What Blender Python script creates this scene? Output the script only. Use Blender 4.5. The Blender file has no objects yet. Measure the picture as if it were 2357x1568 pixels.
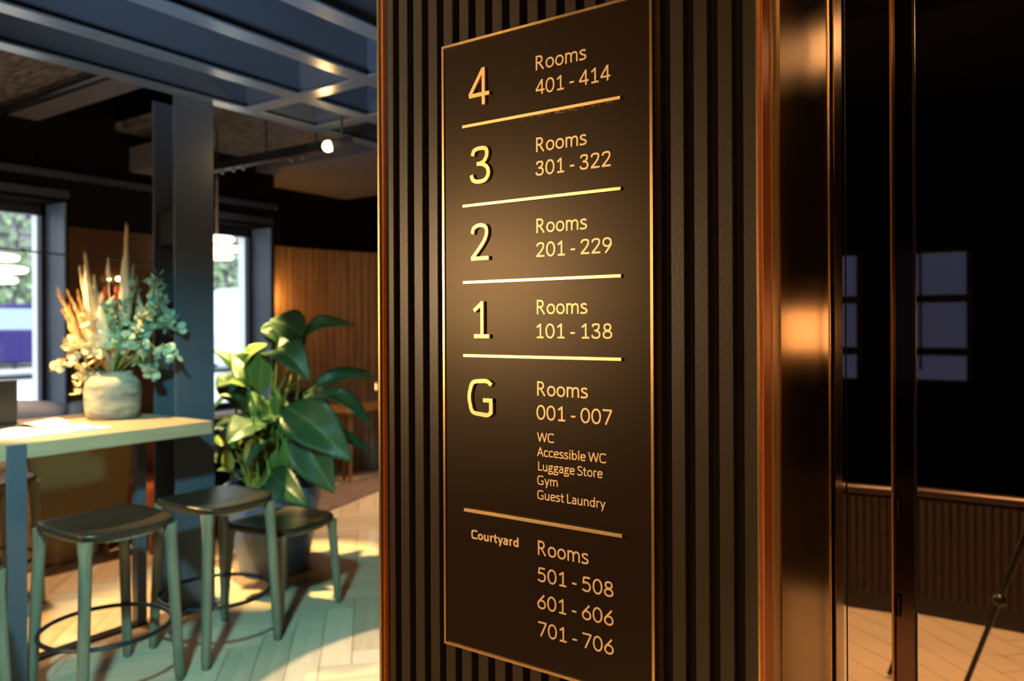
import bpy, bmesh, math, random
from mathutils import Vector, Matrix
random.seed(7)
S = bpy.context.scene
C = S.collection
PI = math.pi
rad = math.radians

# ------------------------------------------------------------------ camera
YAW, ROLL, FPX, CX, CY, EYE = rad(34.2835), rad(-.25587), 1764.89, 1178.5, 746.35, 1.5
Fw = Vector((-math.sin(YAW), math.cos(YAW), 0))
Rt = Vector((math.cos(YAW), math.sin(YAW), 0))
R2 = Rt * math.cos(ROLL) + Vector((0, 0, 1)) * math.sin(ROLL)
U2 = R2.cross(Fw)
cd = bpy.data.cameras.new('camera')
cam = bpy.data.objects.new('camera', cd)
C.objects.link(cam)
cam.matrix_world = Matrix(((R2.x, U2.x, -Fw.x, 0), (R2.y, U2.y, -Fw.y, 0), (R2.z, U2.z, -Fw.z, EYE), (0, 0, 0, 1)))
cd.sensor_width = 36
cd.lens = FPX / 2357 * 36
cd.shift_y = -(784 - CY) / 2357
cd.clip_start = .05
cd.dof.use_dof = True
cd.dof.focus_distance = 1.42
cd.dof.aperture_fstop = 2.9
S.camera = cam

# ------------------------------------------------------------------ world, lights, exposure
w = bpy.data.worlds.new('world')
S.world = w
w.use_nodes = True
bg = w.node_tree.nodes['Background']
bg.inputs[0].default_value = (.78, .89, 1, 1)
bg.inputs[1].default_value = 3.2
S.view_settings.view_transform = 'Standard'
S.view_settings.look = 'None'
S.view_settings.gamma = 1
S.view_settings.use_curve_mapping = False
S.view_settings.exposure = 0


def light(name, kind, loc, target, power, col, size=.1, angle=60, blend=.3, size_y=None):
    l = bpy.data.lights.new(name, kind)
    o = bpy.data.objects.new(name, l)
    C.objects.link(o)
    o.location = loc
    o.rotation_euler = (Vector(target) - Vector(loc)).to_track_quat('-Z', 'Y').to_euler()
    l.energy = power
    l.color = col
    if kind == 'AREA':
        l.size = size
        if size_y:
            l.shape = 'RECTANGLE'
            l.size_y = size_y
        else:
            l.shape = 'DISK'
    elif kind == 'SUN':
        l.angle = size
    else:
        l.shadow_soft_size = size
    if kind == 'SPOT':
        l.spot_size = rad(angle)
        l.spot_blend = blend
    return o


WARM = (1, .55, .22)
AMBER = (1, .45, .14)
TEAL = (.28, .78, .80)
light('sun', 'SUN', (0, 0, 10), (-6, 2, 2), 4.2, (1, .96, .9), .05)
# shaded lamps of the lobby, behind the photographer: light the sign
light('lobby_lamp', 'AREA', (-2.95, -1.75, 1.80), (-.8, 1.22, 1.5), 85, (1, .63, .31), .5)
light('lobby_lamp_right', 'AREA', (.95, -1.6, 1.45), (-.35, 1.5, 1.3), 4.6, (1, .52, .2), 1.0, size_y=.25)
light('lobby_ceiling_lamp', 'AREA', (.36, -1.2, 3.1), (-.36, 1.3, 1.2), 7, (1, .6, .28), .26)
light('lobby_downlight', 'SPOT', (-.1, -.3, 2.9), (-.1, -.3, 0), 720, (1, .68, .38), .1, 54, .4)
# added fill, no real fixtures: cool daylight on grid, column, table and stools
light('cool_fill_spot', 'SPOT', (-1.40, .35, 2.6), (-3.1, 2.1, .25), 640, TEAL, .08, 64, .7)
light('cool_fill_up', 'SPOT', (-1.45, .1, 1.2), (-2.5, 2.4, 3.6), 430, (.58, .78, 1), .3, 66, .8)
# warm spots
light('corridor_spot', 'SPOT', (-1.62, 2.45, 2.6), (-1.62, 2.4, 0), 560, (1, .76, .52), .02, 47, .03)
light('table_spot', 'SPOT', (-4.45, 1.15, 2.5), (-3.85, 1.85, 1.15), 820, (1, .62, .24), .03, 44, .5)
light('plant_spot', 'SPOT', (-4.28, 2.78, 2.62), (-3.92, 3.02, .8), 1300, (1, .72, .26), .03, 30, .5)
light('lounge_spot', 'SPOT', (-4.3, 5.0, 2.6), (-4.2, 5.0, 0), 420, (1, .72, .46), .05, 64, .5)
light('lounge_spot_left', 'SPOT', (-4.75, 1.9, 2.6), (-4.6, 2.1, 0), 300, (1, .60, .30), .05, 50, .5)
light('cove_strip', 'AREA', (-5.84, 4.47, 1.55), (-5.93, 4.9, 1.55), .8, (1, .42, .08), .04, size_y=.7)

# ------------------------------------------------------------------ materials
MATS = {}


def mat(name, col, rough=.5, metal=0, emit=None, es=0, bump=None, var=None, coat=0, spec=.5, trans=0):
    """bump=(kind, scale, strength); var=(scale, colour2, stretch)"""
    if name in MATS:
        return MATS[name]
    m = bpy.data.materials.new(name)
    m.use_nodes = True
    nt = m.node_tree
    b = nt.nodes['Principled BSDF']
    b.inputs['Base Color'].default_value = (*col, 1)
    b.inputs['Roughness'].default_value = rough
    b.inputs['Metallic'].default_value = metal
    b.inputs['Coat Weight'].default_value = coat
    b.inputs['Coat Roughness'].default_value = .12
    b.inputs['Specular IOR Level'].default_value = spec
    if trans:
        b.inputs['Transmission Weight'].default_value = trans
    if emit:
        b.inputs['Emission Color'].default_value = (*emit, 1)
        b.inputs['Emission Strength'].default_value = es
    tc = nt.nodes.new('ShaderNodeTexCoord')
    if var:
        sc, c2, st = var
        mp = nt.nodes.new('ShaderNodeMapping')
        mp.inputs['Scale'].default_value = st
        n = nt.nodes.new('ShaderNodeTexNoise')
        n.inputs['Scale'].default_value = sc
        n.inputs['Detail'].default_value = 6
        r = nt.nodes.new('ShaderNodeValToRGB')
        r.color_ramp.elements[0].position = .35
        r.color_ramp.elements[1].position = .65
        r.color_ramp.elements[0].color = (*col, 1)
        r.color_ramp.elements[1].color = (*c2, 1)
        nt.links.new(tc.outputs['Object'], mp.inputs[0])
        nt.links.new(mp.outputs[0], n.inputs['Vector'])
        nt.links.new(n.outputs[0], r.inputs[0])
        nt.links.new(r.outputs[0], b.inputs['Base Color'])
    if bump:
        k, sc, st = bump
        n = nt.nodes.new('ShaderNodeTexNoise' if k == 'noise' else 'ShaderNodeTexVoronoi')
        n.inputs['Scale'].default_value = sc
        bp = nt.nodes.new('ShaderNodeBump')
        bp.inputs['Strength'].default_value = st
        bp.inputs['Distance'].default_value = .004
        nt.links.new(tc.outputs['Object'], n.inputs['Vector'])
        nt.links.new(n.outputs[0], bp.inputs['Height'])
        nt.links.new(bp.outputs[0], b.inputs['Normal'])
    MATS[name] = m
    return m


def brushed(name, col, rough, stretch, strength=.12, metal=1.0):
    m = mat(name, col, rough, metal)
    nt = m.node_tree
    b = nt.nodes['Principled BSDF']
    tc = nt.nodes.new('ShaderNodeTexCoord')
    mp = nt.nodes.new('ShaderNodeMapping')
    mp.inputs['Scale'].default_value = [min(q, 60) for q in stretch]
    n = nt.nodes.new('ShaderNodeTexNoise')
    n.inputs['Scale'].default_value = 1
    n.inputs['Detail'].default_value = 4
    mr = nt.nodes.new('ShaderNodeMapRange')
    mr.inputs['To Min'].default_value = rough - .08
    mr.inputs['To Max'].default_value = rough + .08
    bp = nt.nodes.new('ShaderNodeBump')
    bp.inputs['Strength'].default_value = strength
    bp.inputs['Distance'].default_value = .0008
    nt.links.new(tc.outputs['Object'], mp.inputs[0])
    nt.links.new(mp.outputs[0], n.inputs['Vector'])
    nt.links.new(n.outputs[0], mr.inputs['Value'])
    nt.links.new(mr.outputs[0], b.inputs['Roughness'])
    nt.links.new(n.outputs[0], bp.inputs['Height'])
    return m


M_slat = mat('slat_paint', (.034, .025, .013), .36, bump=('noise', 220, .05), spec=.45)
M_back = mat('slat_backing', (.012, .006, .004), .7)
M_panel = mat('sign_panel', (.014, .007, .004), .33, bump=('noise', 900, .04), spec=.30)
M_panel.node_tree.nodes['Principled BSDF'].inputs['Specular Tint'].default_value = (1, .82, .58, 1)
M_gold = mat('gold_lettering', (1.0, .75, .42), .42, .3)
M_brass = brushed('brass', (.95, .62, .27), .27, (5, 5, 1.5))
M_bar = brushed('brass_bar', (.95, .66, .32), .34, (4, 8, 8))
M_edge = brushed('brass_edge', (.55, .30, .10), .35, (5, 5, 1.5))
M_brass_orange = brushed('brass_orange_sheen', (.90, .30, .09), .38, (2, 2, 1), metal=.25)  # brass trim; the orange it reflects is put into its colour
M_brass_pale = brushed('brass_pale_sheen', (.95, .60, .27), .36, (2, 2, 1), metal=.3)  # same brass, its paler reflection put into the colour
M_bronze = brushed('bronze_panel', (.33, .22, .11), .21, (2, 2, 3), .05)
M_dark = mat('dark_frame', (.010, .006, .005), .35)
M_mirror = mat('dark_mirror_glass', (.58, .45, .34), .015, 1)
M_blue = mat('slate_blue_paint', (.062, .078, .104), .38, spec=.6, bump=('noise', 40, .05))
M_blueg = mat('slate_blue_gloss', (.075, .105, .14), .3, spec=.6)
M_black = mat('black_metal', (.012, .012, .014), .4)
M_ceil = mat('ceiling_dark', (.008, .006, .006), .95, spec=.08)
M_wool = mat('wood_wool_panel', (.16, .16, .19), .95, spec=.1, bump=('noise', 25, 1.0), var=(9, (.06, .05, .05), (1, 5, 1)))
M_soffit = mat('soffit_plaster', (.10, .10, .13), .9, spec=.1)
M_wallb = mat('dark_wall', (.007, .005, .005), .95, spec=.08)
M_walnut = mat('walnut_panel', (.07, .030, .010), .45, var=(3, (.06, .024, .008), (6, 6, .8)))
M_board = mat('tambour_board', (.27, .19, .155), .6, var=(3, (.17, .12, .10), (8, 8, .6)))
M_oak = mat('oak_table', (.42, .30, .18), .45, var=(4, (.34, .24, .14), (8, 1, 8)))
M_leg = mat('stained_ash', (.17, .17, .115), .42, var=(6, (.11, .11, .075), (9, 9, .8)))
M_leather = mat('black_leather', (.024, .018, .012), .34, bump=('noise', 120, .15), spec=.4)
M_pot = mat('blue_grey_planter', (.06, .10, .20), .42, bump=('noise', 60, .1))
M_soil = mat('soil', (.02, .012, .008), .95, bump=('noise', 60, 1))
M_olive = mat('olive_brown_leather', (.085, .065, .022), .5, bump=('noise', 150, .2))
M_rust = mat('rust_leather', (.30, .07, .02), .5)
M_grey = mat('grey_cushion_fabric', (.22, .25, .38), .9, bump=('noise', 200, .3))
M_pink = mat('coral_cushion_fabric', (.45, .16, .12), .9)
M_beige = mat('beige_upholstery', (.34, .25, .17), .85)
M_paper = mat('paper', (.85, .80, .72), .6)
M_print = mat('printed_ink', (.50, .30, .12), .6)
M_white = mat('white_paint', (.90, .93, .92), .4)
M_navy = mat('navy_frame', (.012, .014, .035), .45)
M_reveal = mat('reveal_paint', (.11, .18, .32), .5)
M_rug = mat('rug_pile', (.16, .10, .07), .95, bump=('noise', 90, 1), var=(14, (.09, .06, .05), (1, 1, 1)))
M_walnutleg = mat('walnut_leg', (.20, .10, .045), .45)
M_vase = mat('stoneware', (.34, .30, .22), .75, bump=('noise', 30, 1.0), var=(7, (.10, .10, .085), (1, 1, 3)))
M_plume = mat('pampas', (.60, .52, .38), .9)
M_plume2 = mat('dried_ochre_grass', (.42, .24, .10), .9)
M_euca = mat('eucalyptus', (.20, .34, .26), .6)
M_euca2 = mat('bleached_leaf', (.62, .52, .30), .7)
M_red = mat('dried_red_bloom', (.55, .10, .04), .8)
M_stem = mat('green_stem', (.10, .17, .03), .5)
M_asphalt = mat('street', (.55, .57, .60), .8, bump=('noise', 20, .3))
M_stone = mat('rubble_stone', (.42, .42, .42), .9, bump=('noise', 8, 1), var=(2.2, (.16, .15, .16), (1, 1, 1)))
M_ivy = mat('ivy', (.16, .26, .12), .8, var=(3, (.28, .36, .25), (1, 1, 1)))
M_car = mat('indigo_car_paint', (.018, .010, .10), .35, spec=.3)
M_vanp = mat('white_van_paint', (.62, .72, .74), .3, coat=.6)
M_tyre = mat('tyre_rubber', (.015, .015, .017), .8)
M_cglass = mat('car_glass', (.30, .36, .42), .05, .8)
M_bulb = mat('bulb_glow', (1, .8, .5), .5, emit=(1, .62, .22), es=60)
M_shade = mat('lit_shade', (.9, .8, .6), .5, emit=(1, .86, .60), es=3.2)
M_glow = mat('small_bulb_glow', (1, .8, .5), .5, emit=(1, .62, .25), es=14)
M_steel = mat('nickel', (.5, .5, .48), .3, 1)


def glass_mat():
    m = bpy.data.materials.new('window_glass')
    m.use_nodes = True
    nt = m.node_tree
    nt.nodes.clear()
    o = nt.nodes.new('ShaderNodeOutputMaterial')
    mx = nt.nodes.new('ShaderNodeMixShader')
    t = nt.nodes.new('ShaderNodeBsdfTransparent')
    g = nt.nodes.new('ShaderNodeBsdfGlossy')
    g.inputs['Roughness'].default_value = .02
    fr = nt.nodes.new('ShaderNodeFresnel')
    nt.links.new(fr.outputs[0], mx.inputs[0])
    nt.links.new(t.outputs[0], mx.inputs[1])
    nt.links.new(g.outputs[0], mx.inputs[2])
    nt.links.new(mx.outputs[0], o.inputs[0])
    return m


M_glass = glass_mat()


def leaf_mat(name, c1, c2):
    m = mat(name, c1, .33, spec=.55)
    nt = m.node_tree
    b = nt.nodes['Principled BSDF']
    uv = nt.nodes.new('ShaderNodeUVMap')
    sep = nt.nodes.new('ShaderNodeSeparateXYZ')
    ab = nt.nodes.new('ShaderNodeMath'); ab.operation = 'ABSOLUTE'
    mul = nt.nodes.new('ShaderNodeMath'); mul.operation = 'MULTIPLY_ADD'
    mul.inputs[1].default_value = -.30
    sn = nt.nodes.new('ShaderNodeMath'); sn.operation = 'SINE'
    m2 = nt.nodes.new('ShaderNodeMath'); m2.operation = 'MULTIPLY'
    m2.inputs[1].default_value = 130
    bp = nt.nodes.new('ShaderNodeBump')
    bp.inputs['Strength'].default_value = .5
    bp.inputs['Distance'].default_value = .004
    L = nt.links.new
    L(uv.outputs[0], sep.inputs[0])
    L(sep.outputs[0], ab.inputs[0])
    L(ab.outputs[0], mul.inputs[0])
    L(sep.outputs[1], mul.inputs[2])
    L(mul.outputs[0], m2.inputs[0])
    L(m2.outputs[0], sn.inputs[0])
    L(sn.outputs[0], bp.inputs['Height'])
    L(bp.outputs[0], b.inputs['Normal'])
    r = nt.nodes.new('ShaderNodeValToRGB')
    r.color_ramp.elements[0].position = 0
    r.color_ramp.elements[1].position = .10
    r.color_ramp.elements[0].color = (*c2, 1)
    r.color_ramp.elements[1].color = (*c1, 1)
    L(ab.outputs[0], r.inputs[0])
    L(r.outputs[0], b.inputs['Base Color'])
    tl = nt.nodes.new('ShaderNodeBsdfTranslucent')
    L(r.outputs[0], tl.inputs[0])
    mx = nt.nodes.new('ShaderNodeMixShader')
    mx.inputs[0].default_value = .38
    L(b.outputs[0], mx.inputs[1])
    L(tl.outputs[0], mx.inputs[2])
    L(mx.outputs[0], nt.nodes['Material Output'].inputs[0])
    return m


M_leaf = leaf_mat('plant_leaf', (.040, .095, .035), (.10, .18, .05))
M_leafy = leaf_mat('plant_leaf_pale', (.16, .24, .05), (.30, .36, .10))


def floor_mat():
    m = bpy.data.materials.new('oak_parquet')
    m.use_nodes = True
    nt = m.node_tree
    b = nt.nodes['Principled BSDF']
    b.inputs['Roughness'].default_value = .42
    tc = nt.nodes.new('ShaderNodeTexCoord')
    oi = nt.nodes.new('ShaderNodeObjectInfo')
    mp = nt.nodes.new('ShaderNodeMapping')
    mp.inputs['Scale'].default_value = (1.5, 16, 1)
    n = nt.nodes.new('ShaderNodeTexNoise')
    n.inputs['Scale'].default_value = 1.6
    n.inputs['Detail'].default_value = 8
    add = nt.nodes.new('ShaderNodeMath'); add.operation = 'MULTIPLY_ADD'
    add.inputs[1].default_value = .45
    r = nt.nodes.new('ShaderNodeValToRGB')
    r.color_ramp.elements[0].position = .25
    r.color_ramp.elements[1].position = .95
    r.color_ramp.elements[0].color = (.34, .25, .165, 1)
    r.color_ramp.elements[1].color = (.52, .41, .29, 1)
    L = nt.links.new
    L(tc.outputs['Object'], mp.inputs[0])
    L(mp.outputs[0], n.inputs['Vector'])
    L(oi.outputs['Random'], add.inputs[0])
    L(n.outputs[0], add.inputs[2])
    L(add.outputs[0], r.inputs[0])
    L(r.outputs[0], b.inputs['Base Color'])
    return m


M_floor = floor_mat()


# ------------------------------------------------------------------ mesh helpers
class MB:
    def __init__(s):
        s.v, s.f, s.uv = [], [], None

    def add(s, vs, fs):
        k = len(s.v)
        s.v += [tuple(v) for v in vs]
        s.f += [tuple(i + k for i in f) for f in fs]
        return s

    def box(s, x0, x1, y0, y1, z0, z1):
        vs = [(x, y, z) for z in (z0, z1) for y in (y0, y1) for x in (x0, x1)]
        return s.add(vs, [(0, 2, 3, 1), (4, 5, 7, 6), (0, 1, 5, 4), (2, 6, 7, 3), (0, 4, 6, 2), (1, 3, 7, 5)])

    def chbox(s, x0, x1, y0, y1, z0, z1, c):
        """box with chamfered vertical edges facing any side"""
        p = [(x0 + c, y0), (x1 - c, y0), (x1, y0 + c), (x1, y1 - c), (x1 - c, y1), (x0 + c, y1), (x0, y1 - c), (x0, y0 + c)]
        n = 8
        vs = [(x, y, z0) for x, y in p] + [(x, y, z1) for x, y in p]
        fs = [(i, (i + 1) % n, n + (i + 1) % n, n + i) for i in range(n)]
        return s.add(vs, fs + [tuple(range(n))[::-1], tuple(range(n, 2 * n))])

    def tube(s, pts, rs, n=10, caps=True, flat=1.0):
        pts = [Vector(p) for p in pts]
        if not hasattr(rs, '__len__'):
            rs = [rs] * len(pts)
        k = len(s.v)
        for i, p in enumerate(pts):
            a = pts[max(i - 1, 0)]
            b = pts[min(i + 1, len(pts) - 1)]
            d = (b - a).normalized()
            up = Vector((0, 0, 1)) if abs(d.z) < .95 else Vector((0, 1, 0))
            u = d.cross(up).normalized()
            v = u.cross(d)
            for j in range(n):
                t = 2 * PI * j / n
                s.v.append(tuple(p + (u * math.cos(t) + v * math.sin(t) * flat) * rs[i]))
        for i in range(len(pts) - 1):
            for j in range(n):
                a = k + i * n + j
                b = k + i * n + (j + 1) % n
                s.f.append((a, b, b + n, a + n))
        if caps:
            s.f.append(tuple(k + j for j in range(n))[::-1])
            s.f.append(tuple(k + (len(pts) - 1) * n + j for j in range(n)))
        return s

    def ring(s, c, r, rr, n=40, m=8):
        k = len(s.v)
        for i in range(n):
            a = 2 * PI * i / n
            for j in range(m):
                b = 2 * PI * j / m
                q = r + rr * math.cos(b)
                s.v.append((c[0] + q * math.cos(a), c[1] + q * math.sin(a), c[2] + rr * math.sin(b)))
        for i in range(n):
            for j in range(m):
                s.f.append((k + i * m + j, k + ((i + 1) % n) * m + j, k + ((i + 1) % n) * m + (j + 1) % m, k + i * m + (j + 1) % m))
        return s

    def lathe(s, c, prof, n=32, cap=True):
        k = len(s.v)
        for r, z in prof:
            for j in range(n):
                a = 2 * PI * j / n
                s.v.append((c[0] + r * math.cos(a), c[1] + r * math.sin(a), c[2] + z))
        for i in range(len(prof) - 1):
            for j in range(n):
                a = k + i * n + j
                b = k + i * n + (j + 1) % n
                s.f.append((a, b, b + n, a + n))
        if cap:
            s.f.append(tuple(k + j for j in range(n))[::-1])
            s.f.append(tuple(k + (len(prof) - 1) * n + j for j in range(n)))
        return s

    def sphere(s, c, r, n=12, m=8, sc=(1, 1, 1)):
        prof = [(max(r * math.sin(PI * i / m), 1e-4), -r * math.cos(PI * i / m)) for i in range(m + 1)]
        k = len(s.v)
        s.lathe((0, 0, 0), prof, n)
        for i in range(k, len(s.v)):
            v = s.v[i]
            s.v[i] = (c[0] + v[0] * sc[0], c[1] + v[1] * sc[1], c[2] + v[2] * sc[2])
        return s

    def xf(s, M, k=0):
        for i in range(k, len(s.v)):
            s.v[i] = tuple(M @ Vector(s.v[i]))
        return s

    def build(s, name, m, parent=None, smooth=False, org=(0, 0, 0), bevel=0, label=None, kind=None, local=False):
        """verts are world coordinates; the object sits in its parent's frame"""
        me = bpy.data.meshes.new(name)
        o0 = Vector(org)
        off = Vector((0, 0, 0))
        if parent is not None and not local:
            p = parent
            while p is not None:
                off += p.location
                p = p.parent
        elif not local:
            off = o0
        me.from_pydata([tuple(Vector(v) - off) for v in s.v], [], s.f)
        if s.uv:
            ul = me.uv_layers.new(name='UVMap')
            for l in me.loops:
                ul.data[l.index].uv = s.uv[l.vertex_index]
        me.materials.append(m)
        bm = bmesh.new()
        bm.from_mesh(me)
        bmesh.ops.recalc_face_normals(bm, faces=bm.faces)
        bm.to_mesh(me)
        bm.free()
        if smooth:
            for p in me.polygons:
                p.use_smooth = True
            if smooth != 'all':
                try:
                    me.set_sharp_from_angle(angle=rad(40))
                except Exception:
                    pass
        o = bpy.data.objects.new(name, me)
        C.objects.link(o)
        if parent is not None:
            o.parent = parent
        else:
            o.location = off
        if bevel:
            b = o.modifiers.new('bevel', 'BEVEL')
            b.width = bevel
            b.segments = 2
            b.limit_method = 'ANGLE'
        if label:
            o['label'] = label
        if kind:
            o['kind'] = kind
        return o


def thing(name, loc, label, cat, group=None):
    o = bpy.data.objects.new(name, None)
    o.empty_display_size = .1
    C.objects.link(o)
    o.location = loc
    return tag(o, label, cat, group)


def tag(o, label, cat, group=None):
    o['label'] = label
    o['category'] = cat
    if group:
        o['group'] = group
    return o


def struct(o):
    o['kind'] = 'structure'
    return o


def copy_tree(o, parent=None):
    c = o.copy()
    C.objects.link(c)
    c.parent = parent
    for ch in list(o.children):
        copy_tree(ch, c)
    return c


def at(u, v, axis, val):
    """point where the line of sight through (u, v) meets a plane"""
    d = Fw * FPX + R2 * (u - CX) - U2 * (v - CY)
    o = Vector((0, 0, EYE))
    return o + d * ((val - o[axis]) / d[axis])


def atd(u, v, dep):
    return Vector((0, 0, EYE)) + (Fw * FPX + R2 * (u - CX) - U2 * (v - CY)) * (dep / FPX)


# ------------------------------------------------------------------ floor with herringbone planks
PW, PL, GAP = .14, .70, .003
floor = struct(MB().box(-6.0, 2.2, -4.2, 8.0, -.10, -.012).build('floor', mat('floor_screed', (.05, .035, .02), .9)))
pm = MB().box(-PL / 2 + GAP / 2, PL / 2 - GAP / 2, -PW / 2 + GAP / 2, PW / 2 - GAP / 2, -.012, 0)
pme = bpy.data.meshes.new('plank')
pme.from_pydata(pm.v, [], pm.f)
pme.materials.append(M_floor)
planks = []
ang = rad(45)
ca, sa = math.cos(ang), math.sin(ang)
for i in range(-70, 71):
    for j in range(-14, 15):
        # herringbone lattice: plank H at (i*W, i*W) + j*(2L), plank V beside it
        bx, by = i * PW + j * PL, i * PW - j * PL
        for px, py, rz in ((bx + PL / 2, by + PW / 2, 0), (bx + PW / 2 + 0 * PL, by + PW + PL / 2, PI / 2)):
            X, Y = px * ca - py * sa - 2.5, px * sa + py * ca + 2
            planks.append((X, Y, rz + ang))
seen = set()
cand = []
for X, Y, rz in planks:
    k = (round(X, 2), round(Y, 2), round(rz, 2))
    if k in seen or not (-5.9 < X < 1.2 and -1.4 < Y < 7.0):
        continue
    if (X + 1) ** 2 + (Y - 2) ** 2 < 0:
        continue
    seen.add(k)
    d = Vector((X, Y, 0)).dot(Fw)
    s_ = Vector((X, Y, 0)).dot(Rt)
    vis = d > 2.6 and -.75 * d < s_ < -.12 * d
    cand.append((0 if vis else 1, d if vis else X * X + Y * Y, X, Y, rz))
cand.sort()
rest = MB()
for n_, (f_, d_, X, Y, rz) in enumerate(cand):
    if n_ < 290 and f_ == 0:
        o = bpy.data.objects.new('plank', pme)
        C.objects.link(o)
        o.parent = floor
        o.location = (X, Y, 0)
        o.rotation_euler = (0, 0, rz)
    else:
        k = len(rest.v)
        rest.add(pm.v, pm.f)
        rest.xf(Matrix.Translation((X, Y, 0)) @ Matrix.Rotation(rz, 4, 'Z'), k)
rest.build('parquet', M_floor, floor, kind='stuff')

# ------------------------------------------------------------------ room shell
struct(MB().box(-6.0, 2.2, -4.2, 8.0, 3.25, 3.45).build('ceiling', M_ceil))
wb = MB()   # wall behind the photographer with an opening
wb.box(-6.0, -.92, -4.3, -4.1, 0, 3.3).box(-.92, -.46, -4.3, -4.1, 0, .98).box(-.92, -.46, -4.3, -4.1, 2.12, 3.3).box(-.46, 2.2, -4.3, -4.1, 0, 3.3)
struct(wb.build('wall_rear', M_wallb))
wr = struct(MB().box(-.95, -.43, -4.12, -4.06, .95, 1.0).box(-.95, -.43, -4.12, -4.06, 2.10, 2.15).box(-.95, -.90, -4.12, -4.06, 1.05, 2.15)
            .box(-.48, -.43, -4.12, -4.06, .95, 2.15).build('window_3', M_black))
MB().box(-.92, -.46, -4.11, -4.08, 1.67, 1.74).build('rail', M_black, wr)
MB().box(-.92, -.46, -4.11, -4.08, 1.21, 1.28).build('rail', M_black, wr)
MB().box(-.84, -.82, -4.11, -4.08, 1.08, 2.12).build('muntin', M_black, wr)
struct(MB().box(2.1, 2.25, -4.2, 8.0, 0, 3.3).build('wall_right', M_wallb))
struct(MB().box(-6.0, 2.2, 7.9, 8.1, 0, 3.3).build('wall_far', M_wallb))

# window wall: windows at y 1.85-2.6 and 3.55-4.3 (and one more to the left, out of frame)
XW, XI = -5.72, -5.45
wl = MB()
wins = [(.15, .9), (1.85, 2.6), (3.55, 4.3)]
edges = [-4.2] + [e for p in wins for e in p] + [4.34]
for a, b in zip(edges[0::2], edges[1::2]):
    wl.box(-5.86, XI, a, b, 0, 3.3)
for a, b in wins:
    wl.box(-5.86, XI, a, b, 0, .78).box(-5.86, XI, a, b, 2.34, 3.3)
wl.box(-6.2, -5.98, 4.75, 8.0, 0, 3.3)
struct(wl.build('wall_left', M_wallb))
for i, (a, b) in enumerate(wins):
    w_ = struct(MB().box(XW - .03, XW + .03, a, a + .035, .78, 2.34).box(XW - .03, XW + .03, b - .045, b, .78, 2.34)
                .box(XW - .03, XW + .03, a, b, 2.27, 2.34).box(XW - .03, XW + .03, a, b, .78, .84).build('window_%d' % (1 if i == 1 else 2 if i == 2 else 4), M_navy))
    MB().box(-5.86, XW - .035, a - .002, a + .03, .78, 2.34).box(-5.86, XW - .035, b - .03, b + .002, .78, 2.34).build('white_frame', M_white, w_)
    MB().box(XW - .03, XW - .026, a + .04, b - .05, .84, 2.27).build('pane', M_glass, w_)
    # reveals in slate blue, sill
    MB().box(XW, XI + .012, b - .012, b + .002, .78, 2.34).build('reveal', M_reveal, w_)
    MB().box(XW, XI + .012, a - .002, a + .012, .78, 2.34).build('reveal', M_reveal, w_)
    MB().box(XI - .02, XI + .02, a - .02, b + .02, 2.37, 2.42).build('head_trim', mat('trim_paint', (.030, .040, .070), .5), w_)
    MB().box(XW, XI + .03, a, b, .75, .785).build('sill', M_white, w_)
# trims above the windows
struct(MB().box(XI, XI + .05, -2, 4.34, 2.50, 2.54).build('trim_1', mat('trim_paint', (.030, .040, .070), .5)))
struct(MB().box(XI, XI + .014, 2.62, 3.50, .0, 2.18).build('trim_2', M_walnut))
struct(MB().box(XI, XI + .014, .95, 1.80, .0, 2.18).build('trim_3', M_walnut))

# curved tambour wall right of the windows
tw = struct(MB().box(-5.90, -5.86, 4.34, 4.64, 0, 3.3).box(-5.98, -5.90, 4.60, 4.76, 0, 3.3).build('wall_curved', M_wallb))
pts = []
for k in range(60):
    t = k / 59
    a = rad(-8) + t * rad(70)
    pts.append((-5.93 + 2.2 * (1 - math.cos(a)), 4.62 + .25 + 2.2 * math.sin(a)))
prev = (-5.90, 4.60)
acc = MB()
N = 34
for k in range(N):
    a0 = rad(-6) + k / N * rad(66)
    a1 = rad(-6) + (k + .86) / N * rad(66)
    R_ = 2.3
    p0 = (-5.92 + R_ * (1 - math.cos(a0)), 4.86 + R_ * math.sin(a0))
    p1 = (-5.92 + R_ * (1 - math.cos(a1)), 4.86 + R_ * math.sin(a1))
    dx, dy = p1[0] - p0[0], p1[1] - p0[1]
    L_ = math.hypot(dx, dy)
    n = (dy / L_ * .02, -dx / L_ * .02)
    b = MB().add([(p0[0], p0[1], 0), (p1[0], p1[1], 0), (p1[0] + n[0], p1[1] + n[1], 0), (p0[0] + n[0], p0[1] + n[1], 0),
                  (p0[0], p0[1], 2.25), (p1[0], p1[1], 2.25), (p1[0] + n[0], p1[1] + n[1], 2.25), (p0[0] + n[0], p0[1] + n[1], 2.25)],
                 [(0, 1, 2, 3), (4, 7, 6, 5), (0, 4, 5, 1), (1, 5, 6, 2), (2, 6, 7, 3), (3, 7, 4, 0)])
    b.build('board', M_board, tw)
    a2 = rad(-6) + (k + 1) / N * rad(66)
    q1 = (-5.92 + R_ * (1 - math.cos(a2)) - .02, 4.86 + R_ * math.sin(a2))
    acc.add([(p0[0] - .02, p0[1], 0), (*q1, 0), (*q1, 2.25), (p0[0] - .02, p0[1], 2.25)], [(0, 1, 2, 3)])
acc.build('backing', M_wallb, tw)

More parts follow.
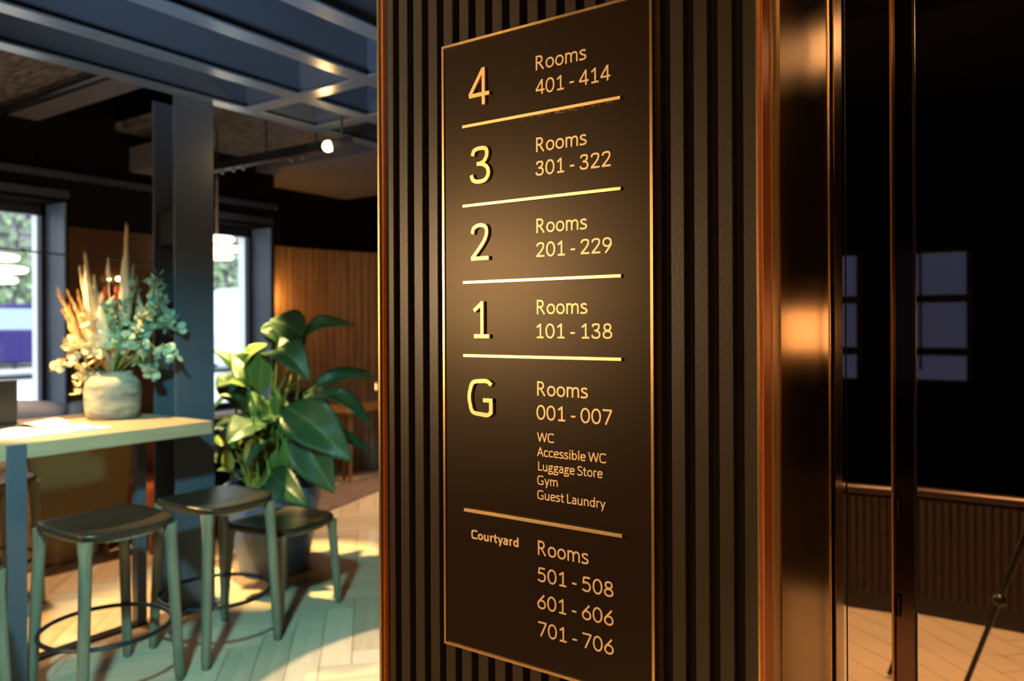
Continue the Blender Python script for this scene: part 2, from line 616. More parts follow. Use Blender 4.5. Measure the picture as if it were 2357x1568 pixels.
# ceiling elements
struct(MB().box(-5.9, -3.9, -2, 2.43, 2.9, 2.96).build('trim_4', M_wool))
struct(MB().box(-5.9, -3.9, 2.25, 2.43, 2.86, 2.92).build('trim_5', M_soffit))
struct(MB().box(-5.9, -3.2, 2.95, 4.05, 2.9, 2.96).build('trim_6', M_wool))
struct(MB().box(-5.9, -3.2, 4.15, 5.6, 2.80, 2.9).build('trim_7', M_soffit))
o = MB().box(-5.9, -5.0, 3.05, 3.4, 2.62, 2.8).build('ceiling_duct', M_soffit)
tag(o, 'pale grey duct box hanging in the dark ceiling left of the column', 'duct')
o = MB().tube([(-5.6, 2.18, 2.86), (-3.9, 2.18, 2.86)], .022).build('conduit', M_black)
tag(o, 'black conduit running under the rough grey ceiling panels', 'pipe')

# steel grid of deep slate blue fins with flanges
fx = [-3.65, -3.21, -2.71, -2.25, -1.78, -1.30]
for k, x in enumerate(fx):
    g = thing('steel_beam', (x, 1.6, 2.7), 'long slate blue steel fin beam, %s' % (
        'carried by the column and farthest from the sign', 'next after the one on the column', 'third counted from the column', 'fourth counted from the column, at the top edge',
        'just left of the sign column top', 'above the sign column')[k], 'beam', 'slate blue ceiling grid')
    MB().box(x - .012, x + .012, -1.5, 4.6, 2.712, 3.15).build('web', M_blue, g)
    MB().box(x - .05, x + .05, -1.5, 4.6, 2.70, 2.712).build('flange', M_blueg, g, bevel=.003)
for k, y in enumerate((2.72, 3.22)):
    g = thing('steel_beam', (-2.4, y, 2.7), 'slate blue cross beam of the ceiling grid, %s' % ('nearer one, lamp glint on its underside', 'farther one, behind the glowing spot lamp')[k], 'beam', 'slate blue ceiling grid')
    MB().box(-3.638, -1.2, y - .012, y + .012, 2.714, 3.15).build('web', M_blue, g)
    MB().box(-3.60, -1.2, y - .05, y + .05, 2.6995, 2.7115).build('flange', M_blueg, g, bevel=.003)

# H-section column
col = thing('steel_column', (-3.785, 2.41, 0), 'slate blue H-section steel column at the end of the high table', 'column')
MB().box(-3.697, -3.682, 2.302, 2.53, 0.012, 2.70).build('flange', M_blue, col, bevel=.002)
MB().box(-3.888, -3.873, 2.302, 2.53, 0.012, 2.70).build('flange', M_blue, col, bevel=.002)
MB().box(-3.873, -3.697, 2.41, 2.422, 0.012, 2.70).build('web', M_blue, col)
MB().box(-3.93, -3.63, 2.29, 2.56, 0, .012).build('base_plate', M_blue, col)
o = MB().box(-3.868, -3.705, 2.31, 2.40, 1.93, 2.10).build('junction_box', M_black, bevel=.004)
tag(o, 'small dark box fixed inside the slate blue column', 'box')

# ------------------------------------------------------------------ sign column
sc = struct(MB().box(-1.180, -.366, 1.262, 1.75, 0, 3.25).build('wall_sign', M_back))
for k in range(-1, 19):
    x0 = -1.1404 + .04167 * k
    x1 = x0 + .0247
    if x0 < -1.18:
        x0 = -1.1795
    if x1 > -.366:
        x1 = -.3665
    MB().chbox(x0, x1, 1.24, 1.264, 0, 3.25, .0012).build('slat', M_slat, sc, smooth=False)
MB().box(-1.1885, -1.1822, 1.222, 1.29, 0, 3.25).build('corner_trim', M_brass, sc, bevel=.0008, label='thin brass corner strip')
MB().box(-1.1822, -1.1800, 1.232, 1.262, 0, 3.25).build('corner_trim', M_brass_orange, sc)
MB().box(-1.1885, -1.182, 1.29, 1.75, 0, 3.25).build('side_panel', M_bronze, sc)
MB().box(-.3675, -.3635, 1.234, 1.262, 0, 3.25).build('corner_trim', M_brass, sc, bevel=.0008)
MB().box(-.3635, -.3585, 1.2395, 1.288, 0, 3.25).build('brass_return', M_brass_orange, sc, label='brass return strip with orange reflection in its colour')
MB().box(-.366, -.3575, 1.288, 1.328, 0, 3.25).build('brass_return', M_brass_pale, sc)
MB().box(-.366, -.3545, 1.328, 1.70, 0, 3.25).build('bronze_panel', M_bronze, sc, label='dark satin bronze side panel')
MB().box(-.3545, -.3525, 1.697, 1.70, 0, 3.25).build('edge_bead', M_brass, sc)

# dark mirror glass entrance, parallel to the sign
gl = struct(MB().box(-.366, -.325, 1.745, 1.80, 0, 3.25).build('door_1', M_dark))


def mirror_pane(x0, x1, y, deg, name, m, parent, t=.012):
    b = MB().box(0, (x1 - x0), 0, t, 0.02, 3.2)
    b.xf(Matrix.Translation((x0, y, 0)) @ Matrix.Rotation(rad(deg), 4, 'Z'))
    return b.build(name, m, parent)


mirror_pane(-.354, -.331, 1.7335, 4.2, 'pane', M_mirror, gl)
mirror_pane(-.327, -.2430, 1.7285, 4.2, 'pane', M_mirror, gl)
MB().box(-.2425, -.2385, 1.722, 1.76, 0, 3.25).build('edge_strip', M_edge, gl)
d2 = struct(MB().box(-.2385, -.1995, 1.748, 1.80, 0, 3.25).build('door_2', M_dark))
mirror_pane(-.2375, -.204, 1.7455, 1.2, 'stile', mat('bronze_stile', (.10, .05, .03), .12, 1), d2)
mirror_pane(-.2035, 1.6, 1.753, 0, 'pane', M_mirror, d2)
MB().box(-.30, 2.1, 1.765, 1.83, 0, 3.25).build('backing', M_dark, d2)
hinge = MB()
for z in (.92, 1.12):
    hinge.tube([(-.232, 1.738, z - .02), (-.232, 1.738, z + .02)], .0045)
hinge.build('hinge', M_black, d2)

# low ribbed partition behind the photographer (seen in the mirror glass)
YP = 2 * 1.753 - at(2100, 1412, 2, 0).y
pt = thing('low_partition', (0, YP, 0), 'low dark ribbed partition with a metal cap rail, seen reflected in the dark glass', 'partition')
MB().box(-2.6, 2.0, YP - .06, YP - .012, 0, .60).build('panel', M_dark, pt)
rb = MB()
k = -1.2
me_ = MB().chbox(-.014, .014, YP - .012, YP + .008, .10, .59, .004)
n_ = 0
rib0 = None
mrib = mat('ribbed_fabric', (.022, .012, .008), .6)
while k < 1.6:
    if rib0 is None:
        rib0 = MB().chbox(-.014, .014, -.012, .008, .10, .59, .004).build('rib', mrib, pt, local=True)
        rib0.location = (k, 0, 0)
    else:
        c = rib0.copy()
        C.objects.link(c)
        c.parent = pt
        c.location = (k, 0, 0)
    k += .036
MB().tube([(-2.6, YP - .02, .625), (2.0, YP - .02, .625)], .028).build('cap_rail', mat('rail_metal', (.06, .04, .03), .35, .8), pt, smooth=True)
MB().box(-2.6, 2.0, YP - .05, YP - .004, 0, .10).build('plinth', M_dark, pt)

# camera tripod (only its reflection shows)
tp = thing('tripod', (.02, -.03, 0), 'black camera tripod reflected in the dark glass at the right edge', 'tripod')
MB().tube([(.02, -.03, .60), (.02, -.03, 1.40)], .014).sphere((.02, -.03, .64), .034).build('centre_column', M_black, tp, smooth=True)
for a in (rad(196), rad(318), rad(80)):  # three legs
    p1 = Vector((.085 + .34 * math.cos(a), -.03 + .34 * math.sin(a), .012))
    p0 = Vector((.085 + .03 * math.cos(a), -.03 + .05 * math.sin(a), .95))
    lg = MB().tube([p0, p0.lerp(p1, .5)], .014).tube([p0.lerp(p1, .5), p1], .010).build('leg', M_black, tp, smooth=True)
    MB().sphere(p0.lerp(p1, .59), .026).build('clamp', M_black, lg, smooth=True)

# ------------------------------------------------------------------ the sign
YS = 1.218
X0, X1, Z0, Z1 = -1.0015, -.538, .8472, 2.0685
sg = thing('directory_sign', (-.77, YS + .02, .85), 'tall dark brown floor directory sign in a brass frame with gold lettering', 'sign')
MB().box(X0 + .004, X1 - .004, YS + .002, YS + .020, Z0 + .004, Z1 - .004).build('panel', M_panel, sg)
fr = MB()
fw = .0052
fr.box(X0, X0 + fw, YS - .001, YS + .004, Z0, Z1).box(X1 - fw, X1, YS - .001, YS + .004, Z0, Z1)
fr.box(X0 + fw, X1 - fw, YS - .001, YS + .004, Z1 - fw, Z1).box(X0 + fw, X1 - fw, YS - .001, YS + .004, Z0, Z0 + fw)
fr.build('frame', M_brass, sg)
fe = MB()
fe.box(X0, X0 + .004, YS + .004, YS + .022, Z0, Z1).box(X1 - .004, X1, YS + .004, YS + .022, Z0, Z1)
fe.box(X0 + .004, X1 - .004, YS + .004, YS + .022, Z1 - .004, Z1).box(X0 + .004, X1 - .004, YS + .004, YS + .022, Z0, Z0 + .004)
fe.build('frame_edge', M_edge, sg)


def cr(P, n=8, closed=False):
    """Catmull-Rom through points"""
    P = [Vector(p) for p in P]
    m = len(P)
    out = []
    for i in range(m if closed else m - 1):
        if closed:
            a, b, c, d = P[(i - 1) % m], P[i], P[(i + 1) % m], P[(i + 2) % m]
        else:
            b, c = P[i], P[i + 1]
            a = P[i - 1] if i else b * 2 - c
            d = P[i + 2] if i + 2 < m else c * 2 - b
        for k in range(n):
            t = k / n
            out.append(.5 * ((2 * b) + (c - a) * t + (2 * a - 5 * b + 4 * c - d) * t * t + (3 * b - a - 3 * c + d) * t ** 3))
    if not closed:
        out.append(P[-1])
    return out


def arc(cx, cy, rx, ry, a0, a1, n=22, p=2.12):
    o = []
    for k in range(n + 1):
        a = rad(a0 + (a1 - a0) * k / n)
        c, s = math.cos(a), math.sin(a)
        o.append(Vector((cx + rx * math.copysign(abs(c) ** (2 / p), c), cy + ry * math.copysign(abs(s) ** (2 / p), s))))
    return o


def V(*p):
    return [Vector(q) for q in p]


def glyphs(t):
    """centre lines for cap height 1, stroke t; value: (advance, [(points, closed)])"""
    h = t / 2
    T = 1 - h
    x = .715
    XT = x - h
    g = {}
    A = lambda n, adv, *st: g.__setitem__(n, (adv, [(s, False) if not isinstance(s, tuple) else s for s in st]))
    A('0', .81, (arc(.405, .5, .36 - h, .51 - h, 0, 360, 40), True))
    A('1', .81, V((.455, 0), (.455, 1)), V((.455 - h * .4, T - .01), (.17, .745)), V((.17, h), (.71, h)))
    A('2', .81, cr([(.13, .73), (.18, .88), (.38, 1.005 - h), (.60, .90), (.64, .72), (.55, .52), (.34, .28), (.13, h + .02)]), V((.08, h), (.72, h)))
    A('3', .81, cr([(.14, .77), (.20, .91), (.385, 1.005 - h), (.58, .91), (.60, .73), (.50, .58), (.36, .535), (.28, .53)]),
      cr([(.28, .53), (.40, .53), (.59, .44), (.655, .27), (.57, .10), (.37, h - .008), (.17, .10), (.10, .25)]))
    A('4', .81, V((.56, 1.0 - .02), (.075, .30)), V((.05, .285), (.77, .285)), V((.565, 0), (.565, 1)))
    A('5', .81, V((.18, T), (.66, T)), V((.205, T), (.15, .545)),
      cr([(.15, .54), (.25, .60), (.42, .61), (.61, .52), (.66, .33), (.58, .12), (.37, h - .008), (.20, .04 + h), (.09, .15)]))
    A('6', .81, (arc(.41, .315, .345 - h, .325 - h, 0, 360, 36), True), cr([(.62, .99), (.42, .75), (.20, .50), (.065 + h, .30)]))
    A('7', .81, V((.07, T), (.74, T)), V((.715, T), (.28, 0)))
    A('8', .81, (arc(.405, .745, .29 - h, .262 - h, 0, 360, 32), True), (arc(.405, .272, .345 - h, .28 - h, 0, 360, 34), True))
    A('9', .81, (arc(.40, .69, .335 - h, .318 - h, 0, 360, 36), True), cr([(.735 - h, .70), (.68, .54), (.52, .30), (.27, .0)]))
    A('-', .50, V((.08, .37), (.42, .37)))
    A(' ', .27)
    A('R', .83, V((.07 + h, 0), (.07 + h, 1)), V((.07 + h, T), (.34, T)) + arc(.34, .72, .29 - h, .28 - h, 90, -90, 18) + V((.07 + h, .44 + h)), V((.34, .44 + h), (.69, 0)))
    A('o', .755, (arc(.3775, x / 2, .325 - h + .01, x / 2 + .008 - h, 0, 360, 32), True))
    A('m', 1.12, V((.08 + h, 0), (.08 + h, x)), cr([(.08 + h, .50), (.20, .62), (.34, XT + .008), (.47, XT - .04), (.525, .48), (.53, .3)]) + V((.53, 0)),
      cr([(.53, .48), (.64, .62), (.78, XT + .008), (.91, XT - .04), (.97, .48), (.975, .3)]) + V((.975, 0)))
    A('n', .76, V((.08 + h, 0), (.08 + h, x)), cr([(.08 + h, .48), (.21, .61), (.38, XT + .008), (.54, XT - .05), (.60, .46), (.605, .3)]) + V((.605, 0)))
    A('u', .76, V((.67 - h, 0), (.67 - h, x)), V((.075 + h, x), (.075 + h, .42)) + cr([(.075 + h, .38), (.145, .16), (.30, h - .008), (.46, .07), (.67 - h, .21)]))
    A('s', .60, cr([(.50, .575), (.42, .645), (.29, .715 - h + .006), (.13, .60), (.135, .48), (.28, .375), (.44, .31), (.51, .20), (.44, .085), (.28, h - .008), (.13, .05), (.05, .115)]))
    A('S', .72, cr([(.61, .84), (.50, .92), (.36, 1.005 - h), (.15, .90), (.11, .74), (.20, .60), (.37, .51), (.56, .41), (.635, .26), (.54, .09), (.33, h - .008), (.16, .07), (.05, .16)]))
    A('W', 1.30, V((.03 + h * .6, 1), (.34, .03)), V((.34, .03), (.65, .98)), V((.65, .98), (.96, .03)), V((.96, .03), (1.27 - h * .6, 1)))
    A('A', .86, V((.03 + h * .6, 0), (.43, .985)), V((.43, .985), (.83 - h * .6, 0)), V((.20, .34), (.66, .34)))
    A('C', .84, cr([(.80, .84), (.68, .945), (.50, 1.005 - h), (.22, .90), (.06 + h, .66), (.04 + h, .5), (.06 + h, .34), (.22, .10), (.50, h - .008), (.69, .06), (.81, .17)]))
    A('G', .95, cr([(.82, .85), (.69, .945), (.50, 1.005 - h), (.22, .90), (.06 + h, .66), (.04 + h, .5), (.06 + h, .34), (.21, .10), (.50, h - .008), (.70, .04), (.86 - h, .12)]),
      V((.86 - h, .07), (.86 - h, .49)), V((.55, .49 - h), (.86, .49 - h)))
    A('L', .64, V((.08 + h, 0), (.08 + h, 1)), V((.08, h), (.60, h)))
    A('c', .64, cr([(.57, .585), (.48, .65), (.36, XT + .008), (.16, .61), (.04 + h, .40), (.05 + h, .25), (.17, .09), (.36, h - .008), (.50, .07), (.58, .14)]))
    A('e', .72, V((.05 + h, .37), (.66 - h, .37)), cr([(.66 - h, .37), (.62, .55), (.50, .64), (.37, XT + .008), (.17, .60), (.04 + h, .40), (.05 + h, .25), (.18, .08), (.38, h - .008), (.53, .06), (.62, .13)]))
    A('i', .34, V((.17, 0), (.17, x)), V((.17, .86), (.17, .86 + t * 1.15)))
    A('l', .34, V((.17, 0), (.17, 1.04)))
    A('b', .76, V((.08 + h, 0), (.08 + h, 1.04)), (arc(.40, x / 2, .31 - h, x / 2 + .008 - h, 0, 360, 30), True))
    A('d', .76, V((.68 - h, 0), (.68 - h, 1.04)), (arc(.36, x / 2, .31 - h, x / 2 + .008 - h, 0, 360, 30), True))
    A('a', .68, cr([(.10, .585), (.20, .65), (.34, XT + .008), (.50, .60), (.60 - h, .44), (.60 - h, .3)]) + V((.60 - h, 0)),
      cr([(.60 - h, .41), (.42, .41), (.20, .37), (.10, .21), (.16, .08), (.28, h - .005), (.43, .08), (.60 - h, .19)]))
    A('r', .50, V((.08 + h, 0), (.08 + h, x)), cr([(.08 + h, .42), (.17, .58), (.28, .66), (.44, XT)]))
    A('t', .50, V((.21, .93), (.21, .25)) + cr([(.21, .20), (.26, .08), (.35, h), (.46, .08)]), V((.03, XT), (.45, XT)))
    A('y', .68, V((.04 + h * .6, x), (.35, .03)), V((.64 - h * .6, x), (.24, -.28)))
    A('g', .70, (arc(.33, .48, .25 - h, .24 - h, 0, 360, 26), True), V((.46, .655), (.66, .665)),
      cr([(.22, .30), (.13, .20), (.16, .11), (.34, .075), (.52, .05), (.60, -.07), (.52, -.20), (.33, -.285 + h), (.12, -.23), (.07, -.10), (.17, .02), (.26, .06)]))
    return g


def stroke_mesh(b, P, closed, hw, tf, z):
    """thicken a centre line: front at depth z (toward viewer, -y), sides back to the panel"""
    n = len(P)
    Lp, Rp = [], []
    for i in range(n):
        if closed:
            a, c = P[(i - 1) % n], P[(i + 1) % n]
        else:
            a, c = P[max(i - 1, 0)], P[min(i + 1, n - 1)]
        p = P[i]
        d1 = (p - a) if (p - a).length > 1e-6 else (c - p)
        d2 = (c - p) if (c - p).length > 1e-6 else d1
        d1, d2 = d1.normalized(), d2.normalized()
        d = d1 + d2
        if d.length < 1e-4:
            d = d1
        d.normalize()
        nn = Vector((-d.y, d.x))
        k = hw / max(.5, nn.dot(Vector((-d1.y, d1.x))))
        Lp.append(p + nn * k)
        Rp.append(p - nn * k)
    k0 = len(b.v)
    for q in Lp + Rp:
        x, zz = tf(q)
        b.v.append((x, YS + .002 - z, zz))
    for q in Lp + Rp:
        x, zz = tf(q)
        b.v.append((x, YS + .0022, zz))
    N2 = 2 * n
    rng = range(n if closed else n - 1)
    for i in rng:
        j = (i + 1) % n
        b.f.append((k0 + i, k0 + j, k0 + n + j, k0 + n + i))
        b.f.append((k0 + i, k0 + N2 + i, k0 + N2 + j, k0 + j))
        b.f.append((k0 + n + i, k0 + n + j, k0 + N2 + n + j, k0 + N2 + n + i))
    if not closed:
        for e in (0, n - 1):
            b.f.append((k0 + e, k0 + n + e, k0 + N2 + n + e, k0 + N2 + e))


def dedupe(P):
    o = [P[0]]
    for p in P[1:]:
        if (p - o[-1]).length > 1e-4:
            o.append(p)
    return o


def text(s, xa, xb, z, cap, t, depth, name, m, bevel=0):
    G = glyphs(t)
    # ink extents
    pen = 0
    ink0, ink1 = 9, 0
    items = []
    for ch in s:
        adv, st = G[ch]
        for P, cl in st:
            items.append(([Vector((p[0] + pen, p[1])) for p in P], cl))
            for p in P:
                ink0 = min(ink0, p[0] + pen - t * .4)
                ink1 = max(ink1, p[0] + pen + t * .4)
        pen += adv
    kx = (xb - xa) / (ink1 - ink0)
    tf = lambda q: (xa + (q[0] - ink0) * kx, z + q[1] * cap)
    b = MB()
    for i, (P, cl) in enumerate(items):
        P = dedupe(P)
        if cl and (P[0] - P[-1]).length < 1e-3:
            P = P[:-1]
        stroke_mesh(b, P, cl, t / 2, tf, depth + (i % 4) * .00004)
    return b.build(name, m, sg)


XR0, XRo, XRn = -.7743, -.6668, -.6172
W_ = .122
for base, num, rng in ((1.9775, 1.9315, '401 - 414'), (1.8236, 1.7790, '301 - 322'), (1.6711, 1.6260, '201 - 229'),
                       (1.5183, 1.4732, '101 - 138'), (1.3652, 1.3203, '001 - 007')):
    text('Rooms', XR0, XRo, base, .0272, W_, .0006, 'lettering', M_gold)
    text(rng, XR0 - .0018, XRn, num, .0275, W_, .0006, 'lettering', M_gold)
text('Rooms', XR0, XRo, 1.0653, .0275, W_, .0006, 'lettering', M_gold)
for z, rng in ((1.0153, '501 - 508'), (.9645, '601 - 606'), (.9132, '701 - 706')):
    text(rng, XR0 - .0018, XRn, z, .0275, W_, .0006, 'lettering', M_gold)
for s_, x1, z in (('WC', -.7377, 1.2787), ('Accessible WC', -.6300, 1.2515), ('Luggage Store', -.6375, 1.2243), ('Gym', -.7306, 1.1980), ('Guest Laundry', -.6321, 1.1705)):
    text(s_, -.7752 if s_[0] in 'WAG' else -.7741, x1, z, .0172, .135, .0006, 'lettering', M_gold)
text('Courtyard', -.9318, -.8188, 1.0722, .0175, .185, .0006, 'lettering', M_gold)
M_num = brushed('brass_numeral', (.92, .62, .30), .42, (12, 12, 12), .1, .75)
for ch, xa, xb, z in (('4', -.9320, -.8765, 1.9325), ('3', -.9275, -.8790, 1.7780), ('2', -.9285, -.8790, 1.6262), ('1', -.9222, -.8785, 1.4725), ('G', -.9350, -.8710, 1.3190)):
    text(ch, xa, xb, z, .0728, .108 if ch != 'G' else .112, .006, 'numeral' if ch != 'G' else 'letter', M_num)
for i, z in enumerate((1.896, 1.7368, 1.5838, 1.4376, 1.1280)):
    MB().box(-.9475, -.5975, YS - .0028, YS + .002, z - .0031, z + .0031).build('divider_bar', M_bar, sg, bevel=.0004)
fl = MB()   # crumbs of old adhesive under the topmost bar
M_fleck = mat('adhesive_fleck', (.8, .7, .5), .15, .3)
for k in range(70):
    x = random.triangular(-.84, -.592, -.70)
    z = 1.896 - .0035 - random.random() ** 2 * .0035 - .003 * (x + .84)
    L_ = random.uniform(.0005, .004)
    fl.box(x, x + L_, YS + .0008, YS + .0022, z, z + random.uniform(.0003, .0007))
fl.build('adhesive_residue', M_fleck, sg, kind='stuff')

# ------------------------------------------------------------------ high table
TZ = 1.03
XT0, XT1, YT0, YT1 = -4.03, -3.35, .35, 2.29
tb = thing('high_table', (-3.7, 1.4, 0), 'high oak-topped communal table with blue-grey steel legs', 'table')
MB().box(XT0, XT1, YT0, YT1, TZ - .062, TZ).build('table_top', M_oak, tb, bevel=.003)
p = at(16, 1030, 0, XT1 + .012).y
q = at(62, 1030, 0, XT1 + .012).y
MB().box(XT1 - .002, XT1 + .012, p, q, .012, TZ - .001).build('leg', M_blue, tb, bevel=.002)
MB().box(-3.745, -3.695, 2.10, 2.15, .012, TZ - .062).build('leg', M_blue, tb, bevel=.002)
MB().box(-3.745, -3.695, .5, .55, .012, TZ - .062).build('leg', M_blue, tb, bevel=.002)
MB().box(-3.75, -3.69, .5, 2.15, 0, .014).build('foot_rail', M_black, tb)
MB().box(-3.75, XT1 + .012, p, q, 0, .012).build('foot_rail', M_black, tb)


# ------------------------------------------------------------------ stools
def stool(loc, h, hx, hy, ring, label, group, rot=0, tint=None):
    g = thing('bar_stool' if h > .6 else 'low_stool', (0, 0, 0), label, 'stool', group)
    # seat: rounded superellipse, slightly dished, black leather
    b = MB()
    n, rr = 48, 9
    ex, ey = hx + .022, hy + .026
    k0 = len(b.v)
    levels = [(.90, h - .028), (.985, h - .022), (1.0, h - .012), (.985, h - .003), (.93, h)] + [(.93 * (1 - i / rr), None) for i in range(1, rr)]
    for sc_, z in levels:
        for j in range(n):
            a = 2 * PI * j / n
            c, s = math.cos(a), math.sin(a)
            x = ex * sc_ * math.copysign(abs(c) ** (2 / 4.4), c)
            y = ey * sc_ * math.copysign(abs(s) ** (2 / 4.4), s)
            zz = z if z is not None else h - .010 * (1 - (sc_ / .93) ** 2)
            zz += .012 * (abs(y) / ey) ** 2 * (1 if True else 0)
            b.v.append((x, y, zz))
    for i in range(len(levels) - 1):
        for j in range(n):
            a, c = i * n + j, i * n + (j + 1) % n
            b.f.append((a, c, c + n, a + n))
    b.f.append(tuple(range(n))[::-1])
    b.f.append(tuple((len(levels) - 1) * n + j for j in range(n)))
    b.build('seat', M_leather, g, smooth='all')
    # apron ring frame under the seat
    f = MB()
    pts_ = []
    for j in range(40):
        a = 2 * PI * j / 40
        c, s = math.cos(a), math.sin(a)
        pts_.append(((hx + .008) * math.copysign(abs(c) ** .6, c), (hy + .010) * math.copysign(abs(s) ** .6, s)))
    k0 = len(f.v)
    for (x, y) in pts_:
        for (q_, z) in ((1, h - .02), (1, h - .042), (.9, h - .042), (.9, h - .02)):
            f.v.append((x * q_, y * q_, z + .012 * (abs(y) / hy) ** 2))
    for j in range(40):
        for m in range(4):
            f.f.append((k0 + j * 4 + m, k0 + ((j + 1) % 40) * 4 + m, k0 + ((j + 1) % 40) * 4 + (m + 1) % 4, k0 + j * 4 + (m + 1) % 4))
    f.build('seat_frame', M_leg, g, smooth=True)
    for sx in (-1, 1):
        for sy in (-1, 1):
            tx, ty = sx * (hx - .020), sy * (hy - .016)
            bx, by = sx * (hx + .004), sy * (hy + .012)
            L_ = MB()
            P, Rr = [], []
            for t in (0, .04, .10, .2, .4, .6, .8, .93, .985, 1):
                P.append((tx + (bx - tx) * t ** .8, ty + (by - ty) * t, (h - .022) * (1 - t) + .0))
                Rr.append(.030 if t == 0 else .029 if t < .05 else .0245 - .004 * t if t < .95 else .018 if t < .99 else .012)
            L_.tube(P, Rr, 12)
            L_.build('leg', M_leg, g, smooth=True)
    if ring:
        rd = math.hypot(hx - .006, hy - .002) - .022
        MB().ring((0, 0, .25), rd, .0095, 56, 8).build('foot_ring', M_black, g, smooth=True)
    g.location = loc
    g.rotation_euler = (0, 0, rot)
    return g


stool((-3.20, 1.685, 0), .69, .20, .190, True, 'black-seated bar stool standing between the table leg and the column', 'bar stools at the high table')
stool((-3.19, 2.195, 0), .69, .20, .180, True, 'black-seated bar stool in front of the column foot, right of the other near one', 'bar stools at the high table')
stool((-3.10, .98, 0), .69, .20, .20, True, 'bar stool cut off at the left edge in front of the table leg', 'bar stools at the high table')
stool((-4.63, 1.77, 0), .69, .20, .20, True, 'bar stool on the far side of the table behind the table leg', 'bar stools at the high table')
stool((-3.29, 2.66, 0), .475, .195, .20, False, 'low stool with a curved olive-lit seat beside the planter', 'low stools', .1)

# ------------------------------------------------------------------ things on the table
vc = at(264, 965, 2, TZ)
vc = Vector((vc.x - .05, vc.y + .02, TZ))
vs = MB().lathe(vc, [(.108, 0), (.120, .005), (.128, .04), (.132, .09), (.133, .145), (.126, .185), (.104, .212), (.088, .220), (.092, .238), (.084, .239), (.078, .222), (.088, .20), (.10, .1), (.05, .03)], 40)
o = vs.build('vase', M_vase, None, smooth='all', org=vc)
tag(o, 'squat rough stoneware vase of dried flowers on the high table', 'vase')


def sheet(name, cx, cy, w_, h_, rot, z, label, m=M_paper, t=.0015, curl=0.0):
    b = MB()
    n = 8
    for s_ in (0, 1):
        for i in range(n + 1):
            x = -w_ / 2 + w_ * i / n
            zz = curl * math.sin(PI * i / n) ** 1 + s_ * t
            b.v += [(x, -h_ / 2, zz), (x, h_ / 2, zz)]
    m_ = 2 * (n + 1)
    for i in range(n):
        a = 2 * i
        b.f += [(a, a + 1, a + 3, a + 2), (m_ + a, m_ + a + 2, m_ + a + 3, m_ + a + 1), (a, a + 2, m_ + a + 2, m_ + a), (a + 1, m_ + a + 1, m_ + a + 3, a + 3)]
    b.f += [(0, m_, m_ + 1, 1), (m_ - 2, m_ - 1, 2 * m_ - 1, 2 * m_ - 2)]
    b.xf(Matrix.Translation((cx, cy, z)) @ Matrix.Rotation(rot, 4, 'Z'))
    o = b.build(name, m, None, smooth=True, org=(cx, cy, z))
    if label:
        tag(o, label, 'paper', 'papers on the high table')
    return o


bk = thing('open_magazine', (-3.60, 1.66, TZ), 'bright open magazine lying at the near edge of the high table, nearest the vase', 'magazine')
for sgn in (-1, 1):
    b = MB()
    n = 8
    for lay, (zz0) in enumerate((0, .012)):
        for i in range(n + 1):
            y = 1.665 + sgn * (.006 + .20 * i / n)
            z = TZ + .001 + (.010 * math.sin(PI * min(1, i / n * 1.2)) + .006 if lay else 0)
            b.v += [(-3.78, y, z), (-3.50, y, z)]
    m_ = 2 * (n + 1)
    for i in range(n):
        a = 2 * i
        b.f += [(a, a + 1, a + 3, a + 2), (m_ + a, m_ + a + 2, m_ + a + 3, m_ + a + 1), (a, a + 2, m_ + a + 2, m_ + a), (a + 1, m_ + a + 1, m_ + a + 3, a + 3)]
    b.f += [(0, m_, m_ + 1, 1), (m_ - 2, m_ - 1, 2 * m_ - 1, 2 * m_ - 2)]
    b.build('page', M_paper, bk, smooth=True)
for (xx, yy, ww, hh) in ((-3.70, 1.76, .05, .03), (-3.60, 1.56, .04, .05), (-3.67, 1.53, .03, .02), (-3.58, 1.80, .03, .04)):
    MB().box(xx, xx + ww, yy, yy + hh, TZ + .0172, TZ + .0179).build('printed_block', M_print, bk)
sheet('paper_sheet', -3.62, 1.28, .22, .32, .2, TZ + .001, 'pale paper sheet on the table at the left edge of the view', curl=.004)
sheet('paper_sheet', -3.66, 1.37, .16, .24, .1, TZ + .006, 'pale sheet lying between the open magazine and the left edge', curl=.012)
sheet('paper_sheet', -3.885, 1.74, .15, .21, .5, TZ + .001, 'small pale sheet curling up in front of the vase', curl=.02)

lp = thing('laptop', at(10, 968, 2, TZ), 'dark laptop seen from behind at the left edge of the table', 'laptop')
a_, b_ = at(-60, 972, 0, -3.98), at(39, 966, 0, -3.98)
y1 = b_.y
MB().box(-3.98, -3.972, y1 - .33, y1, TZ + .008, TZ + .215).build('screen', M_black, lp, bevel=.003)
MB().box(-4.02, -3.86, y1 - .33, y1, TZ, TZ + .014).build('keyboard_base', M_black, lp, bevel=.003)

# ------------------------------------------------------------------ dried bouquet
bq = thing('dried_bouquet', vc + Vector((0, 0, .22)), 'large dried bouquet of pampas, eucalyptus and grasses in the stoneware vase', 'bouquet')
top = vc + Vector((0, 0, .21))
DB = (vc - Vector((0, 0, EYE))).dot(Fw)


def bp_(u, v, dd=0):
    return atd(u, v, DB + dd)


